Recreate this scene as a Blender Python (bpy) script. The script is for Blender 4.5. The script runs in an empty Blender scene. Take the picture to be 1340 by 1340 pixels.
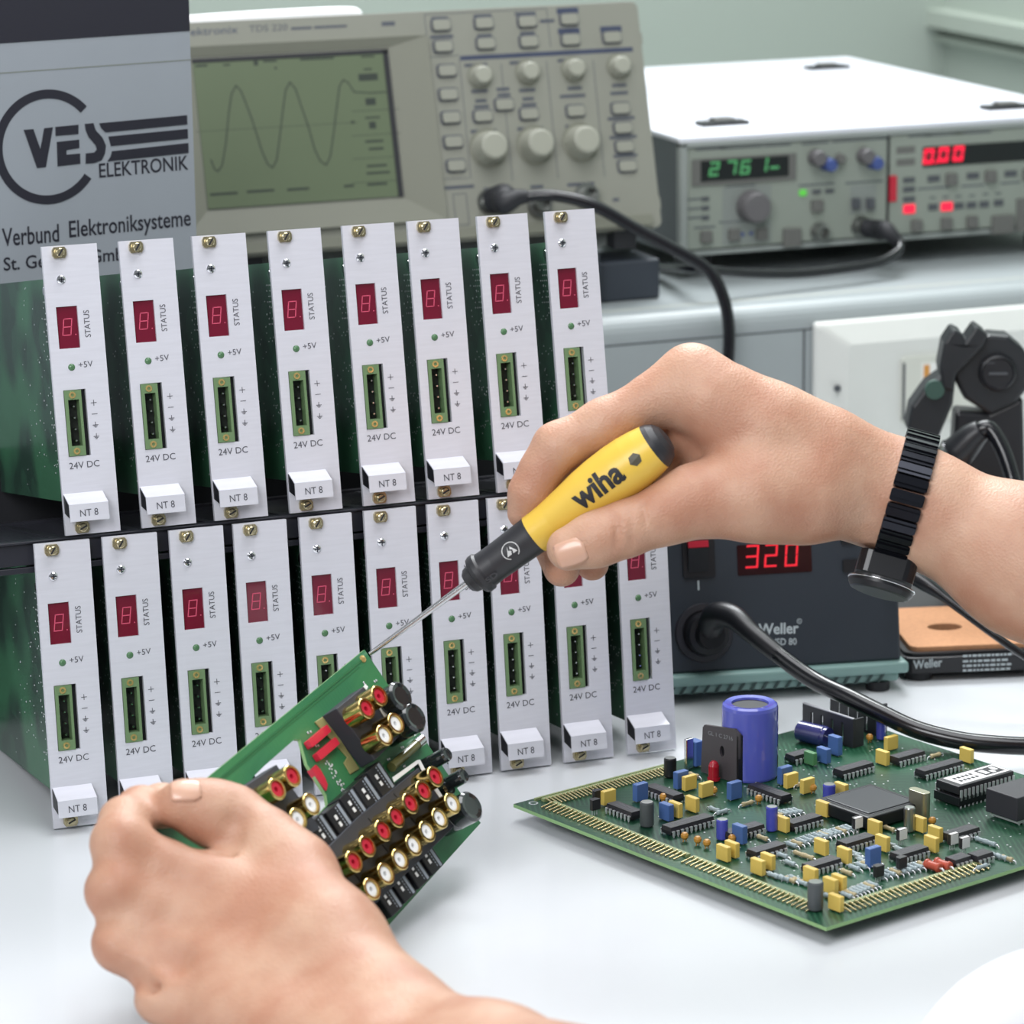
import bpy, bmesh, math, random
import numpy as np
from mathutils import Vector, Matrix
from mathutils.geometry import tessellate_polygon
S = 0.001
RNG = random.Random(7)
SC = bpy.context.scene
COL = SC.collection
# ------------------------------------------------------------------ camera (millimetres, solved from the rack)
FPX = 4494.84
CC = np.array([-326.317, -1432.885, 500.259])
CR = np.array([[0.93333348, 0.34616699, 0.09516848],
               [-0.35884535, 0.90757161, 0.21804538],
               [-0.01089209, -0.23765982, 0.97128738]])
cam_d = bpy.data.cameras.new('camera')
cam = bpy.data.objects.new('camera', cam_d)
COL.objects.link(cam)
cam_d.sensor_width = 36.0
cam_d.lens = FPX / 1340 * 36
cam_d.clip_start = 0.05
cam_d.clip_end = 50
cam_d.dof.use_dof = True
cam_d.dof.focus_distance = 1.525
cam_d.dof.aperture_fstop = 14
_m = Matrix(((CR[0][0], CR[0][2], -CR[0][1], CC[0]*S), (CR[1][0], CR[1][2], -CR[1][1], CC[1]*S),
             (CR[2][0], CR[2][2], -CR[2][1], CC[2]*S), (0, 0, 0, 1)))
cam.matrix_world = _m
SC.camera = cam
# ------------------------------------------------------------------ world, lights, exposure
W = bpy.data.worlds.new('room_light')
SC.world = W
W.use_nodes = True
bg = W.node_tree.nodes['Background']
bg.inputs[0].default_value = (0.80, 0.86, 0.90, 1)
bg.inputs[1].default_value = 0.24
def area(name, loc, target, size, size_y, power, col, spread=180):
    d = bpy.data.lights.new(name, 'AREA')
    d.shape = 'RECTANGLE'; d.size = size; d.size_y = size_y; d.energy = power; d.color = col
    d.spread = math.radians(spread)
    o = bpy.data.objects.new(name, d); COL.objects.link(o)
    o.location = loc
    o.rotation_euler = (Vector(target) - Vector(loc)).to_track_quat('-Z', 'Y').to_euler()
    return o
area('overhead_softbox', (0.30, -0.12, 1.02), (0.28, -0.12, 0.0), 0.9, 0.6, 8.5, (0.97, 0.98, 1.0))
area('front_softbox', (-0.62, -0.95, 0.85), (0.12, 0.0, 0.20), 0.6, 0.5, 11.5, (0.97, 0.98, 1.0))
area('left_fill', (-1.15, 0.05, 0.55), (0.1, 0.05, 0.12), 0.7, 0.7, 2.0, (0.97, 0.99, 1.0))  # unseen side fill, added to brighten the cards' left faces and solder dots
area('ceiling_lamp', (0.70, 0.80, 1.12), (0.36, 0.02, 0.05), 0.9, 0.45, 25.0, (0.95, 0.98, 1.0))
SC.view_settings.view_transform = 'Standard'
SC.view_settings.look = 'None'
SC.view_settings.exposure = 0.08
SC.view_settings.gamma = 1.0
SC.view_settings.use_curve_mapping = False
# ------------------------------------------------------------------ helpers
def ray(u, v):
    return CR @ np.array([(u-670)/FPX, 1.0, -(v-670)/FPX])
def at(u, v, D):
    return CC + ray(u, v)*D
def onz(u, v, z):
    d = ray(u, v); return CC + d*((z-CC[2])/d[2])
def onx(u, v, x):
    d = ray(u, v); return CC + d*((x-CC[0])/d[0])
def ony(u, v, y):
    d = ray(u, v); return CC + d*((y-CC[1])/d[1])
def nrm(a):
    a = np.array(a, float); return a/np.linalg.norm(a)
class Plane:
    def __init__(s, o, ex, ey):
        s.o = np.array(o, float); s.ex = nrm(ex)
        ey = np.array(ey, float); ey = ey - s.ex*(ey @ s.ex); s.ey = nrm(ey); s.ez = np.cross(s.ex, s.ey)
    def pt(s, a, b, h=0.0):
        return s.o + s.ex*a + s.ey*b + s.ez*h
    def loc(s, u, v, h=0.0):
        d = ray(u, v); t = ((s.o + s.ez*h - CC) @ s.ez)/(d @ s.ez)
        q = CC + d*t - s.o
        return float(q @ s.ex), float(q @ s.ey)
    def shifted(s, h):
        return Plane(s.o + s.ez*h, s.ex, s.ey)
def srgb(h):
    h = h.lstrip('#'); o = []
    for i in (0, 2, 4):
        c = int(h[i:i+2], 16)/255
        o.append(c/12.92 if c <= 0.04045 else ((c+0.055)/1.055)**2.4)
    return o
MATS = {}
def mat(name, col, rough=0.5, metal=0.0, spec=0.5, emit=None, es=1.0, noise=0.0, nscale=40.0, bump=0.0, bscale=300.0, coat=0.0, trans=0.0, sss=0.0, stretch=None, alpha=None):
    if name in MATS: return MATS[name]
    m = bpy.data.materials.new(name); m.use_nodes = True
    nt = m.node_tree; b = nt.nodes['Principled BSDF']
    c = srgb(col)
    b.inputs['Base Color'].default_value = (*c, 1)
    b.inputs['Roughness'].default_value = rough
    b.inputs['Metallic'].default_value = metal
    b.inputs['Specular IOR Level'].default_value = spec
    if coat: b.inputs['Coat Weight'].default_value = coat
    if trans: b.inputs['Transmission Weight'].default_value = trans
    if sss:
        b.inputs['Subsurface Weight'].default_value = sss
        b.inputs['Subsurface Radius'].default_value = (0.006, 0.0025, 0.0012)
        b.inputs['Subsurface Scale'].default_value = 1.0
    if emit:
        e = srgb(emit); b.inputs['Emission Color'].default_value = (*e, 1); b.inputs['Emission Strength'].default_value = es
    tc = nt.nodes.new('ShaderNodeTexCoord')
    src = tc.outputs['Object']
    if stretch:
        mp = nt.nodes.new('ShaderNodeMapping'); mp.inputs['Scale'].default_value = stretch
        nt.links.new(src, mp.inputs[0]); src = mp.outputs[0]
    n = nt.nodes.new('ShaderNodeTexNoise'); n.inputs['Scale'].default_value = nscale; n.inputs['Detail'].default_value = 4
    nt.links.new(src, n.inputs['Vector'])
    mx = nt.nodes.new('ShaderNodeMixRGB'); mx.blend_type = 'MULTIPLY'; mx.inputs[0].default_value = max(noise, 0.04)
    mx.inputs[1].default_value = (*c, 1)
    rp = nt.nodes.new('ShaderNodeValToRGB'); rp.color_ramp.elements[0].position = 0.3; rp.color_ramp.elements[1].position = 0.65
    rp.color_ramp.elements[0].color = (0.45, 0.45, 0.45, 1)
    nt.links.new(n.outputs['Fac'], rp.inputs[0]); nt.links.new(rp.outputs[0], mx.inputs[2])
    nt.links.new(mx.outputs[0], b.inputs['Base Color'])
    if bump:
        n2 = nt.nodes.new('ShaderNodeTexNoise'); n2.inputs['Scale'].default_value = bscale; n2.inputs['Detail'].default_value = 3
        nt.links.new(src, n2.inputs['Vector'])
        bp = nt.nodes.new('ShaderNodeBump'); bp.inputs['Strength'].default_value = bump; bp.inputs['Distance'].default_value = 0.0004
        nt.links.new(n2.outputs['Fac'], bp.inputs['Height']); nt.links.new(bp.outputs[0], b.inputs['Normal'])
    MATS[name] = m
    return m
def pcb_mat(name, base, light, dark, rot=0.0, k=0.3):
    """solder-masked board: bundles of lighter copper tracks under a green lacquer"""
    m = bpy.data.materials.new(name); m.use_nodes = True
    nt = m.node_tree; b = nt.nodes['Principled BSDF']; L = nt.links
    tc = nt.nodes.new('ShaderNodeTexCoord'); mp = nt.nodes.new('ShaderNodeMapping'); mp.inputs['Rotation'].default_value = (0, 0, rot)
    L.new(tc.outputs['Object'], mp.inputs[0])
    def wave(direction, scale, dist):
        w = nt.nodes.new('ShaderNodeTexWave'); w.bands_direction = direction
        w.inputs['Scale'].default_value = scale; w.inputs['Distortion'].default_value = dist; w.inputs['Detail Scale'].default_value = 1.5; w.inputs['Detail'].default_value = 1
        L.new(mp.outputs[0], w.inputs['Vector'])
        r = nt.nodes.new('ShaderNodeValToRGB'); r.color_ramp.elements[0].position = 0.55; r.color_ramp.elements[1].position = 0.7
        L.new(w.outputs['Fac'], r.inputs[0]); return r.outputs[0]
    w1 = wave('X', 140, 1.5); w2 = wave('Y', 150, 1.5)
    n = nt.nodes.new('ShaderNodeTexNoise'); n.inputs['Scale'].default_value = 45; n.inputs['Detail'].default_value = 1
    L.new(mp.outputs[0], n.inputs['Vector'])
    r1 = nt.nodes.new('ShaderNodeValToRGB'); r1.color_ramp.elements[0].position = 0.49; r1.color_ramp.elements[1].position = 0.51
    L.new(n.outputs['Fac'], r1.inputs[0])
    sel = nt.nodes.new('ShaderNodeMixRGB'); L.new(r1.outputs[0], sel.inputs[0]); L.new(w1, sel.inputs[1]); L.new(w2, sel.inputs[2])
    n2 = nt.nodes.new('ShaderNodeTexNoise'); n2.inputs['Scale'].default_value = 28; n2.inputs['Detail'].default_value = 0
    L.new(mp.outputs[0], n2.inputs['Vector'])
    r2 = nt.nodes.new('ShaderNodeValToRGB'); r2.color_ramp.elements[0].position = 0.42; r2.color_ramp.elements[1].position = 0.6
    L.new(n2.outputs['Fac'], r2.inputs[0])
    bc = nt.nodes.new('ShaderNodeMixRGB'); bc.inputs[1].default_value = (*srgb(dark), 1); bc.inputs[2].default_value = (*srgb(base), 1); L.new(r2.outputs[0], bc.inputs[0])
    fin = nt.nodes.new('ShaderNodeMixRGB'); fin.inputs[2].default_value = (*srgb(light), 1)
    ml = nt.nodes.new('ShaderNodeMath'); ml.operation = 'MULTIPLY'; ml.inputs[1].default_value = k
    L.new(sel.outputs[0], ml.inputs[0]); L.new(ml.outputs[0], fin.inputs[0]); L.new(bc.outputs[0], fin.inputs[1])
    L.new(fin.outputs[0], b.inputs['Base Color'])
    b.inputs['Roughness'].default_value = 0.32
    return m
class MB:
    """collects shapes in millimetres; build() links them as ONE mesh object"""
    def __init__(s):
        s.v = []; s.f = []; s.m = []; s.s = []
    def add(s, vs, fs, mi=0, smooth=False):
        n = len(s.v); s.v += [tuple(map(float, q)) for q in vs]
        for f in fs: s.f.append([i+n for i in f]); s.m.append(mi); s.s.append(smooth)
        return s
    def box(s, x0, x1, y0, y1, z0, z1, mi=0):
        vs = [(x, y, z) for x in (x0, x1) for y in (y0, y1) for z in (z0, z1)]
        return s.add(vs, [(0, 1, 3, 2), (4, 6, 7, 5), (0, 4, 5, 1), (2, 3, 7, 6), (0, 2, 6, 4), (1, 5, 7, 3)], mi)
    def pbox(s, P, a0, a1, b0, b1, h0, h1, mi=0):
        vs = [P.pt(a, b, h) for a in (a0, a1) for b in (b0, b1) for h in (h0, h1)]
        return s.add(vs, [(0, 1, 3, 2), (4, 6, 7, 5), (0, 4, 5, 1), (2, 3, 7, 6), (0, 2, 6, 4), (1, 5, 7, 3)], mi)
    def prism(s, P, poly, h0, h1, mi=0, holes=(), smooth=False):
        """polygon (a,b) in plane P swept from h0 to h1"""
        loops = [list(poly)] + [list(h) for h in holes]
        tri = tessellate_polygon([[Vector((a, b, 0)) for a, b in l] for l in loops])
        flat = [q for l in loops for q in l]
        n = len(flat)
        fs = []
        for t in tri:
            (ax, ay), (bx, by), (cx, cy) = [flat[i] for i in t]
            if (bx-ax)*(cy-ay)-(by-ay)*(cx-ax) < 0: t = (t[0], t[2], t[1])
            fs.append(tuple(t))
        s.add([P.pt(a, b, h1) for a, b in flat], fs, mi)
        s.add([P.pt(a, b, h0) for a, b in flat], [f[::-1] for f in fs], mi)
        for l in loops:
            ar = sum(l[i-1][0]*l[i][1]-l[i][0]*l[i-1][1] for i in range(len(l)))
            vs = []
            k = len(l)
            for a, b in l: vs += [P.pt(a, b, h0), P.pt(a, b, h1)]
            qs = [(2*i, 2*((i+1) % k), 2*((i+1) % k)+1, 2*i+1) for i in range(k)]
            first = l is loops[0]
            if (ar > 0) != first: qs = [q[::-1] for q in qs]
            s.add(vs, qs, mi, smooth)
        return s
    def lathe(s, o, ax, prof, n=20, mi=0, smooth=True, ref=None, split=True):
        """profile of (height along axis, radius)"""
        o = np.array(o, float); ax = nrm(ax)
        r = np.array(ref if ref is not None else ((1, 0, 0) if abs(ax[0]) < 0.8 else (0, 1, 0)), float)
        e1 = nrm(r - ax*(r @ ax)); e2 = np.cross(ax, e1)
        def ring(h, rad): return [o + ax*h + rad*(e1*math.cos(2*math.pi*i/n)+e2*math.sin(2*math.pi*i/n)) for i in range(n)]
        for k in range(len(prof)-1):
            (h0, r0), (h1, r1) = prof[k], prof[k+1]
            if r0 < 1e-6 and r1 < 1e-6: continue
            if r0 < 1e-6:
                s.add([o+ax*h0]+ring(h1, r1), [(0, 1+(i+1) % n, 1+i) for i in range(n)], mi, smooth)
            elif r1 < 1e-6:
                s.add([o+ax*h1]+ring(h0, r0), [(0, 1+i, 1+(i+1) % n) for i in range(n)], mi, smooth)
            else:
                s.add(ring(h0, r0)+ring(h1, r1), [(i, (i+1) % n, n+(i+1) % n, n+i) for i in range(n)], mi, smooth)
        return s
    def cyl(s, p0, p1, r0, r1=None, n=16, mi=0, cap=True):
        p0 = np.array(p0, float); p1 = np.array(p1, float); r1 = r0 if r1 is None else r1
        L = np.linalg.norm(p1-p0)
        pr = [(0, r0), (L, r1)]
        if cap: pr = [(0, 0)]+pr+[(L, 0)]
        return s.lathe(p0, p1-p0, pr, n, mi)
    def tube(s, pts, r, n=10, mi=0, sub=6, closed=False):
        pts = [np.array(q, float) for q in pts]
        rs = r if isinstance(r, (list, tuple)) else [r]*len(pts)
        out = []; ro = []
        for i in range(len(pts)-1):
            p0 = pts[max(i-1, 0)]; p1 = pts[i]; p2 = pts[i+1]; p3 = pts[min(i+2, len(pts)-1)]
            for k in range(sub):
                t = k/sub
                out.append(0.5*((2*p1)+(-p0+p2)*t+(2*p0-5*p1+4*p2-p3)*t*t+(-p0+3*p1-3*p2+p3)*t**3)); ro.append(rs[i]*(1-t)+rs[i+1]*t)
        out.append(pts[-1]); ro.append(rs[-1])
        T = [nrm(out[min(i+1, len(out)-1)]-out[max(i-1, 0)]) for i in range(len(out))]
        up = np.array([0, 0, 1.0]) if abs(T[0][2]) < 0.9 else np.array([1.0, 0, 0])
        e1 = nrm(up-T[0]*(up @ T[0])); vs = []
        for i, q in enumerate(out):
            e1 = nrm(e1-T[i]*(e1 @ T[i])); e2 = np.cross(T[i], e1)
            vs += [q+ro[i]*(e1*math.cos(2*math.pi*j/n)+e2*math.sin(2*math.pi*j/n)) for j in range(n)]
        fs = [(i*n+j, i*n+(j+1) % n, (i+1)*n+(j+1) % n, (i+1)*n+j) for i in range(len(out)-1) for j in range(n)]
        s.add(vs, fs, mi, True)
        s.add(vs[:n], [tuple(range(n))[::-1]], mi); s.add(vs[-n:], [tuple(range(n))], mi)
        return s
    def ball(s, c, r, n=12, mi=0, squash=None, half=False):
        c = np.array(c, float)
        pr = []
        k = n//2
        for i in range(k+1):
            a = -math.pi/2+math.pi*i/k
            if half and a < -1e-6: continue
            pr.append((r*math.sin(a), max(r*math.cos(a), 0)))
        ax = squash if squash is not None else (0, 0, 1)
        return s.lathe(c, ax, pr, n, mi)
    def build(s, name, m, parent=None, bevel=0.0, seg=2, world=True):
        me = bpy.data.meshes.new(name)
        me.from_pydata([(x*S, y*S, z*S) for x, y, z in s.v], [], s.f)
        for q in (m if isinstance(m, (list, tuple)) else [m]): me.materials.append(q)
        me.polygons.foreach_set('material_index', s.m); me.polygons.foreach_set('use_smooth', s.s)
        me.update()
        o = bpy.data.objects.new(name, me); COL.objects.link(o)
        if parent is not None: attach(o, parent, world)
        if bevel:
            bm = bmesh.new(); bm.from_mesh(me); bmesh.ops.remove_doubles(bm, verts=bm.verts, dist=1e-6)
            ed = [e for e in bm.edges if len(e.link_faces) == 2 and e.calc_face_angle(0) > 0.6]
            try:
                bmesh.ops.bevel(bm, geom=ed, offset=bevel*S, segments=seg, profile=0.5, affect='EDGES', clamp_overlap=True)
            except Exception: pass
            bm.to_mesh(me); bm.free()
        return o
def attach(o, parent, world=True):
    o.parent = parent
    if world and parent.parent is None:
        o.matrix_parent_inverse = parent.matrix_basis.inverted()
def tag(o, label=None, cat=None, group=None, kind=None):
    if label: o['label'] = label
    if cat: o['category'] = cat
    if group: o['group'] = group
    if kind: o['kind'] = kind
    return o
def thing(name, label, cat, loc, group=None, rot=None):
    o = bpy.data.objects.new(name, None); COL.objects.link(o)
    o.empty_display_size = 0.01
    o.location = (loc[0]*S, loc[1]*S, loc[2]*S)
    if rot: o.rotation_euler = rot
    return tag(o, label, cat, group)
def copy_tree(o, parent=None):
    c = o.copy(); COL.objects.link(c)
    if parent is not None: c.parent = parent
    for ch in list(o.children): copy_tree(ch, c)
    return c
_TX = {}
def glyphs(txt, bold=0.0):
    k = (txt, bold)
    if k in _TX: return _TX[k]
    cu = bpy.data.curves.new('t', 'FONT'); cu.body = txt; cu.size = 1.0; cu.resolution_u = 3; cu.offset = bold
    o = bpy.data.objects.new('t', cu); COL.objects.link(o)
    bpy.context.view_layer.update()
    me = bpy.data.meshes.new_from_object(o.evaluated_get(bpy.context.evaluated_depsgraph_get()))
    vs = np.array([v.co[:2] for v in me.vertices]); fs = [tuple(p.vertices) for p in me.polygons]
    bpy.data.objects.remove(o); bpy.data.curves.remove(cu); bpy.data.meshes.remove(me)
    _TX[k] = (vs, fs); return _TX[k]
def text(mb, txt, P, bl, br, h, lift=0.15, mi=0, bold=0.0, up=None, capfrac=None):
    """lettering whose box runs from bl to br (plane coordinates) and is h high"""
    vs, fs = glyphs(txt, bold)
    lo = vs.min(0); hi = vs.max(0)
    bl = np.array(bl, float); br = np.array(br, float)
    ex = br-bl; up = np.array(up, float) if up is not None else np.array([-ex[1], ex[0]])/np.linalg.norm(ex)
    t = (vs-lo)/(hi-lo)
    q = [P.pt(*(bl+ex*a+up*h*b), lift) for a, b in t]
    return mb.add(q, fs, mi)
def text_px(mb, txt, P, bl, br, tl, **k):
    a = np.array(P.loc(*bl)); b = np.array(P.loc(*br)); c = np.array(P.loc(*tl))
    u = c-a; return text(mb, txt, P, a, b, np.linalg.norm(u), up=u/np.linalg.norm(u), **k)
SEG = {'0': 'abcdef', '1': 'bc', '2': 'abged', '3': 'abgcd', '6': 'afgedc', '7': 'abc', '8': 'abcdefg', '-': 'g'}
def seven(mb, ch, P, a0, b0, w, h, th, lean=0.12, lift=0.1, mi=0, gap=0.15):
    """seven-segment figure, lower left corner (a0,b0)"""
    def sk(x, y): return (a0+x+lean*y, b0+y)
    hh = h/2; g = th*gap
    R = {'a': (g, h-th, w-g, h), 'g': (g, hh-th/2, w-g, hh+th/2), 'd': (g, 0, w-g, th), 'f': (0, hh+g, th, h-g), 'b': (w-th, hh+g, w, h-g),
         'e': (0, g, th, hh-g), 'c': (w-th, g, w, hh-g)}
    for k in SEG[ch]:
        x0, y0, x1, y1 = R[k]
        mb.prism(P, [sk(x0, y0), sk(x1, y0), sk(x1, y1), sk(x0, y1)], 0, lift, mi)
def disc(P, c, r, n=20):
    return [(c[0]+r*math.cos(2*math.pi*i/n), c[1]+r*math.sin(2*math.pi*i/n)) for i in range(n)]
def rrect(a0, b0, a1, b1, r, n=4):
    o = []
    for cx, cy, s in ((a1-r, b0+r, -90), (a1-r, b1-r, 0), (a0+r, b1-r, 90), (a0+r, b0+r, 180)):
        for i in range(n+1):
            t = math.radians(s+90*i/n); o.append((cx+r*math.cos(t), cy+r*math.sin(t)))
    return o
def grid_plate(mb, xs, zs, holes, y0, y1, mi=0):
    """plate in the xz plane with rectangular openings (x0,x1,z0,z1)"""
    xs = sorted(set(xs+[q for h in holes for q in h[:2]])); zs = sorted(set(zs+[q for h in holes for q in h[2:]]))
    nx, nz = len(xs)-1, len(zs)-1
    def solid(i, j):
        if not (0 <= i < nx and 0 <= j < nz): return False
        x = (xs[i]+xs[i+1])/2; z = (zs[j]+zs[j+1])/2
        return not any(h[0] < x < h[1] and h[2] < z < h[3] for h in holes)
    for i in range(nx):
        for j in range(nz):
            if not solid(i, j): continue
            a, b, c, d = xs[i], xs[i+1], zs[j], zs[j+1]
            mb.add([(a, y0, c), (b, y0, c), (b, y0, d), (a, y0, d)], [(0, 1, 2, 3)], mi)
            mb.add([(a, y1, c), (b, y1, c), (b, y1, d), (a, y1, d)], [(3, 2, 1, 0)], mi)
            if not solid(i-1, j): mb.add([(a, y0, c), (a, y0, d), (a, y1, d), (a, y1, c)], [(0, 1, 2, 3)], mi)
            if not solid(i+1, j): mb.add([(b, y0, c), (b, y0, d), (b, y1, d), (b, y1, c)], [(3, 2, 1, 0)], mi)
            if not solid(i, j-1): mb.add([(a, y0, c), (b, y0, c), (b, y1, c), (a, y1, c)], [(3, 2, 1, 0)], mi)
            if not solid(i, j+1): mb.add([(a, y0, d), (b, y0, d), (b, y1, d), (a, y1, d)], [(0, 1, 2, 3)], mi)
# ------------------------------------------------------------------ materials
ALU = mat('white_anodised_aluminium', 'd9d9e2', 0.42, 0.25, noise=0.10, nscale=60, stretch=(1, 1, 12))
ALUE = mat('bare_aluminium', 'b9b9be', 0.35, 0.8)
BLACK = mat('black_plastic', '17181d', 0.38)
BLACKM = mat('matt_black_plastic', '1c1d22', 0.6)
INK = mat('black_ink', '1e1e24', 0.6)
INKG = mat('grey_ink', '4a4a52', 0.6)
CHROME = mat('chrome', 'dcdce0', 0.14, 1.0)
NICKEL = mat('yellowish_nickel', 'bdb292', 0.24, 0.85)
BRASS = mat('brass', 'e0c480', 0.25, 0.7)
GOLD = mat('gold_plating', 'd9bd78', 0.16, 1.0)
SOLDER = mat('solder', 'e4e6ea', 0.3, 0.6)
REDW = mat('dark_red_display_filter', '6a0d28', 0.22, coat=0.4)
REDSEG = mat('pale_red_segment', 'd0506e', 0.5)
LEDG = mat('unlit_green_led', '4c7350', 0.25)
CONN = mat('green_terminal_plastic', '66805a', 0.45)
PCBC = pcb_mat('card_solder_mask', '36684a', '417558', '1b302a', k=0.3)
PCBT = pcb_mat('board_solder_mask', '1d4d36', '5f9a78', '143a2a', 0.3, k=0.16)
PCBH = pcb_mat('held_board_solder_mask', '3a7a4c', '4f9464', '31704a', 0.7, k=0.06)
PCBE = mat('board_edge', '86ac74', 0.5)
BEIGE = mat('scope_beige_plastic', '83847a', 0.5, noise=0.06)
BEIGED = mat('scope_bezel_plastic', '76776b', 0.5)
BUTTON = mat('scope_button_plastic', '8b8c81', 0.5)
KNOB = mat('scope_knob_plastic', '97988c', 0.45)
NAVY = mat('navy_print', '343c54', 0.6)
PRINT = mat('grey_blue_print', '484c56', 0.6)
LCD = mat('green_grey_lcd', '5b664f', 0.35, emit='66785c', es=0.05)
LCDI = mat('lcd_ink', '29322b', 0.5)
GREYP = mat('light_grey_enamel', '8f9592', 0.5, noise=0.05)
GREYF = mat('instrument_front_grey', '878e85', 0.5, noise=0.05)
GREYL = mat('light_lacquered_steel', 'd4d6de', 0.55, noise=0.06)
GREYD = mat('dark_grey_plastic', '4a4d52', 0.5)
GREYM = mat('mid_grey_plastic', '62625f', 0.5)
BLUEP = mat('blue_plastic', '3c4d86', 0.45)
GLASSK = mat('black_display_window', '0c1014', 0.15)
EGREEN = mat('green_led_light', '1d5a30', 0.4, emit='6cc884', es=0.4)
ERED = mat('red_led_light', '8a0018', 0.4, emit='ff1c44', es=1.1)
REDP = mat('red_plastic', 'b81c34', 0.4)
# ================================================================== the setting
TABLEM = mat('white_laminate', 'd7dade', 0.32, noise=0.05, nscale=8, coat=0.15)
WALLM = mat('grey_green_wall_paint', 'a4aea5', 0.7, noise=0.05, nscale=5)
m = MB(); m.box(-900, 1300, -700, 470, -30, 0)
t = m.build('workbench', TABLEM, None, bevel=2); tag(t, 'white laminate workbench top under the rack and the circuit boards', 'workbench')
m = MB(); m.box(-1500, 1010, 1010, 1040, -800, 1500); tag(m.build('wall_back', WALLM), kind='structure')
m = MB(); m.box(980, 1010, -900, 1010, -800, 1500); tag(m.build('wall_right', WALLM), kind='structure')
zt1 = onx(1330, 45, 980)[2]; zt2 = onx(1330, 66, 980)[2]
m = MB(); m.box(962, 980, -900, 1010, zt1-3, zt1+10); tag(m.build('trim_1', mat('pale_trim', 'a3aca2', 0.6)), kind='structure')
m = MB(); m.box(970, 980, -900, 1010, zt2-3, zt2+1.5); tag(m.build('trim_2', MATS['pale_trim']), kind='structure')
m = MB(); m.box(-1500, 1010, -1200, 1040, -830, -800); tag(m.build('floor', mat('grey_floor', '8c9090', 0.6)), kind='structure')
# raised back console with rounded front edge
CY, CZ = 352.0, 140.0
m = MB(); PC = Plane((0, CY, 0), (1, 0, 0), (0, 0, 1))
prof = [(CY, 0.2), (CY, CZ-14)]+[(CY+12-12*math.cos(a), CZ-12+12*math.sin(a)) for a in [math.pi/2*i/6 for i in range(7)]]+[(1000, CZ), (1000, 0.2)]
n = len(prof); m.add([(x, y, z) for x in (-700, 965) for y, z in prof], [tuple(range(n))[::-1], tuple(range(n, 2*n))]+[(i, (i+1) % n, n+(i+1) % n, n+i) for i in range(n)])
con = thing('bench_console', 'long light grey metal console running along the back of the bench', 'console', (100, CY, 0))
m.build('housing', mat('console_grey_lacquer', '989fa1', 0.38, noise=0.04), con)
m = MB(); a0 = PC.loc(795, 452)[1]; m.pbox(PC, -690, 960, a0-0.9, a0, 0, 0.12)
vx = PC.loc(1052, 500)[0]; m.pbox(PC, vx-0.8, vx+0.4, 2, a0, 0, 0.12)
m.build('panel_joint', mat('joint_shadow_gap', '3a3e42', 0.8), con)
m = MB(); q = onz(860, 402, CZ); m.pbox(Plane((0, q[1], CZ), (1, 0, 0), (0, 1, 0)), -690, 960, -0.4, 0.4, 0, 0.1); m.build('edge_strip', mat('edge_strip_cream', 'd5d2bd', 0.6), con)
# socket outlet with deep chamfered cover
so = thing('socket_outlet', 'white raised socket cover plate on the console front behind the soldering iron holder', 'socket', (500, CY-8, 40))
xa, zt = PC.loc(1062, 421); xi, zi = PC.loc(1104, 450)
WHP = mat('white_socket_plastic', 'd2d4d0', 0.45)
m = MB(); x1 = xa+190; zb = 6; d = 13; iw = xi-xa-3; ih = 13
o4 = [(xa, zb), (x1, zb), (x1, zt), (xa, zt)]; i4 = [(xa+iw, zb+8), (x1-iw, zb+8), (x1-iw, zt-ih), (xa+iw, zt-ih)]
m.add([PC.pt(a, b, 0.1) for a, b in o4]+[PC.pt(a, b, d) for a, b in i4]+[PC.pt(a, b, 5) for a, b in o4],
      [(0, 3, 2, 1), (4, 5, 6, 7)]+[(i, (i+1) % 4, 8+(i+1) % 4, 8+i) for i in range(4)]+[(8+i, 8+(i+1) % 4, 4+(i+1) % 4, 4+i) for i in range(4)])
m.build('cover_plate', WHP, so, bevel=2.2, seg=3)
c = PC.loc(1095, 508, 11.5)
m = MB(); m.lathe(PC.pt(c[0], c[1], 11.5), PC.ez, [(0, 2.1), (1.3, 2.1), (1.3, 0)], 14); m.build('fixing_screw', GREYD, so)
PS = PC.shifted(d); a0, b0 = PS.loc(1178, 540); a1, b1 = PS.loc(1290, 458)
m = MB(); m.prism(PS, rrect(a0, b0-6, a1, b1, 2), 0, 2.5); f = m.build('socket_insert', mat('socket_insert_white', 'c9cbc2', 0.45), so)
m = MB(); m.pbox(PS, a0+12, a0+22, b1-24, b1-4, 2.5, 3.6); m.build('rocker', mat('rocker_white', 'e0e0dc', 0.4), so)
m = MB(); m.pbox(PS, a0+13.2, a0+17, b1-16, b1-5, 3.6, 3.8); m.build('indicator', mat('orange_indicator', 'c88a3c', 0.4), so)
m = MB(); m.pbox(PS, a0-0.2, a0+1.6, b0-4, b1-3, 2.5, 2.7); m.build('insert_gap', GREYD, so)

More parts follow.
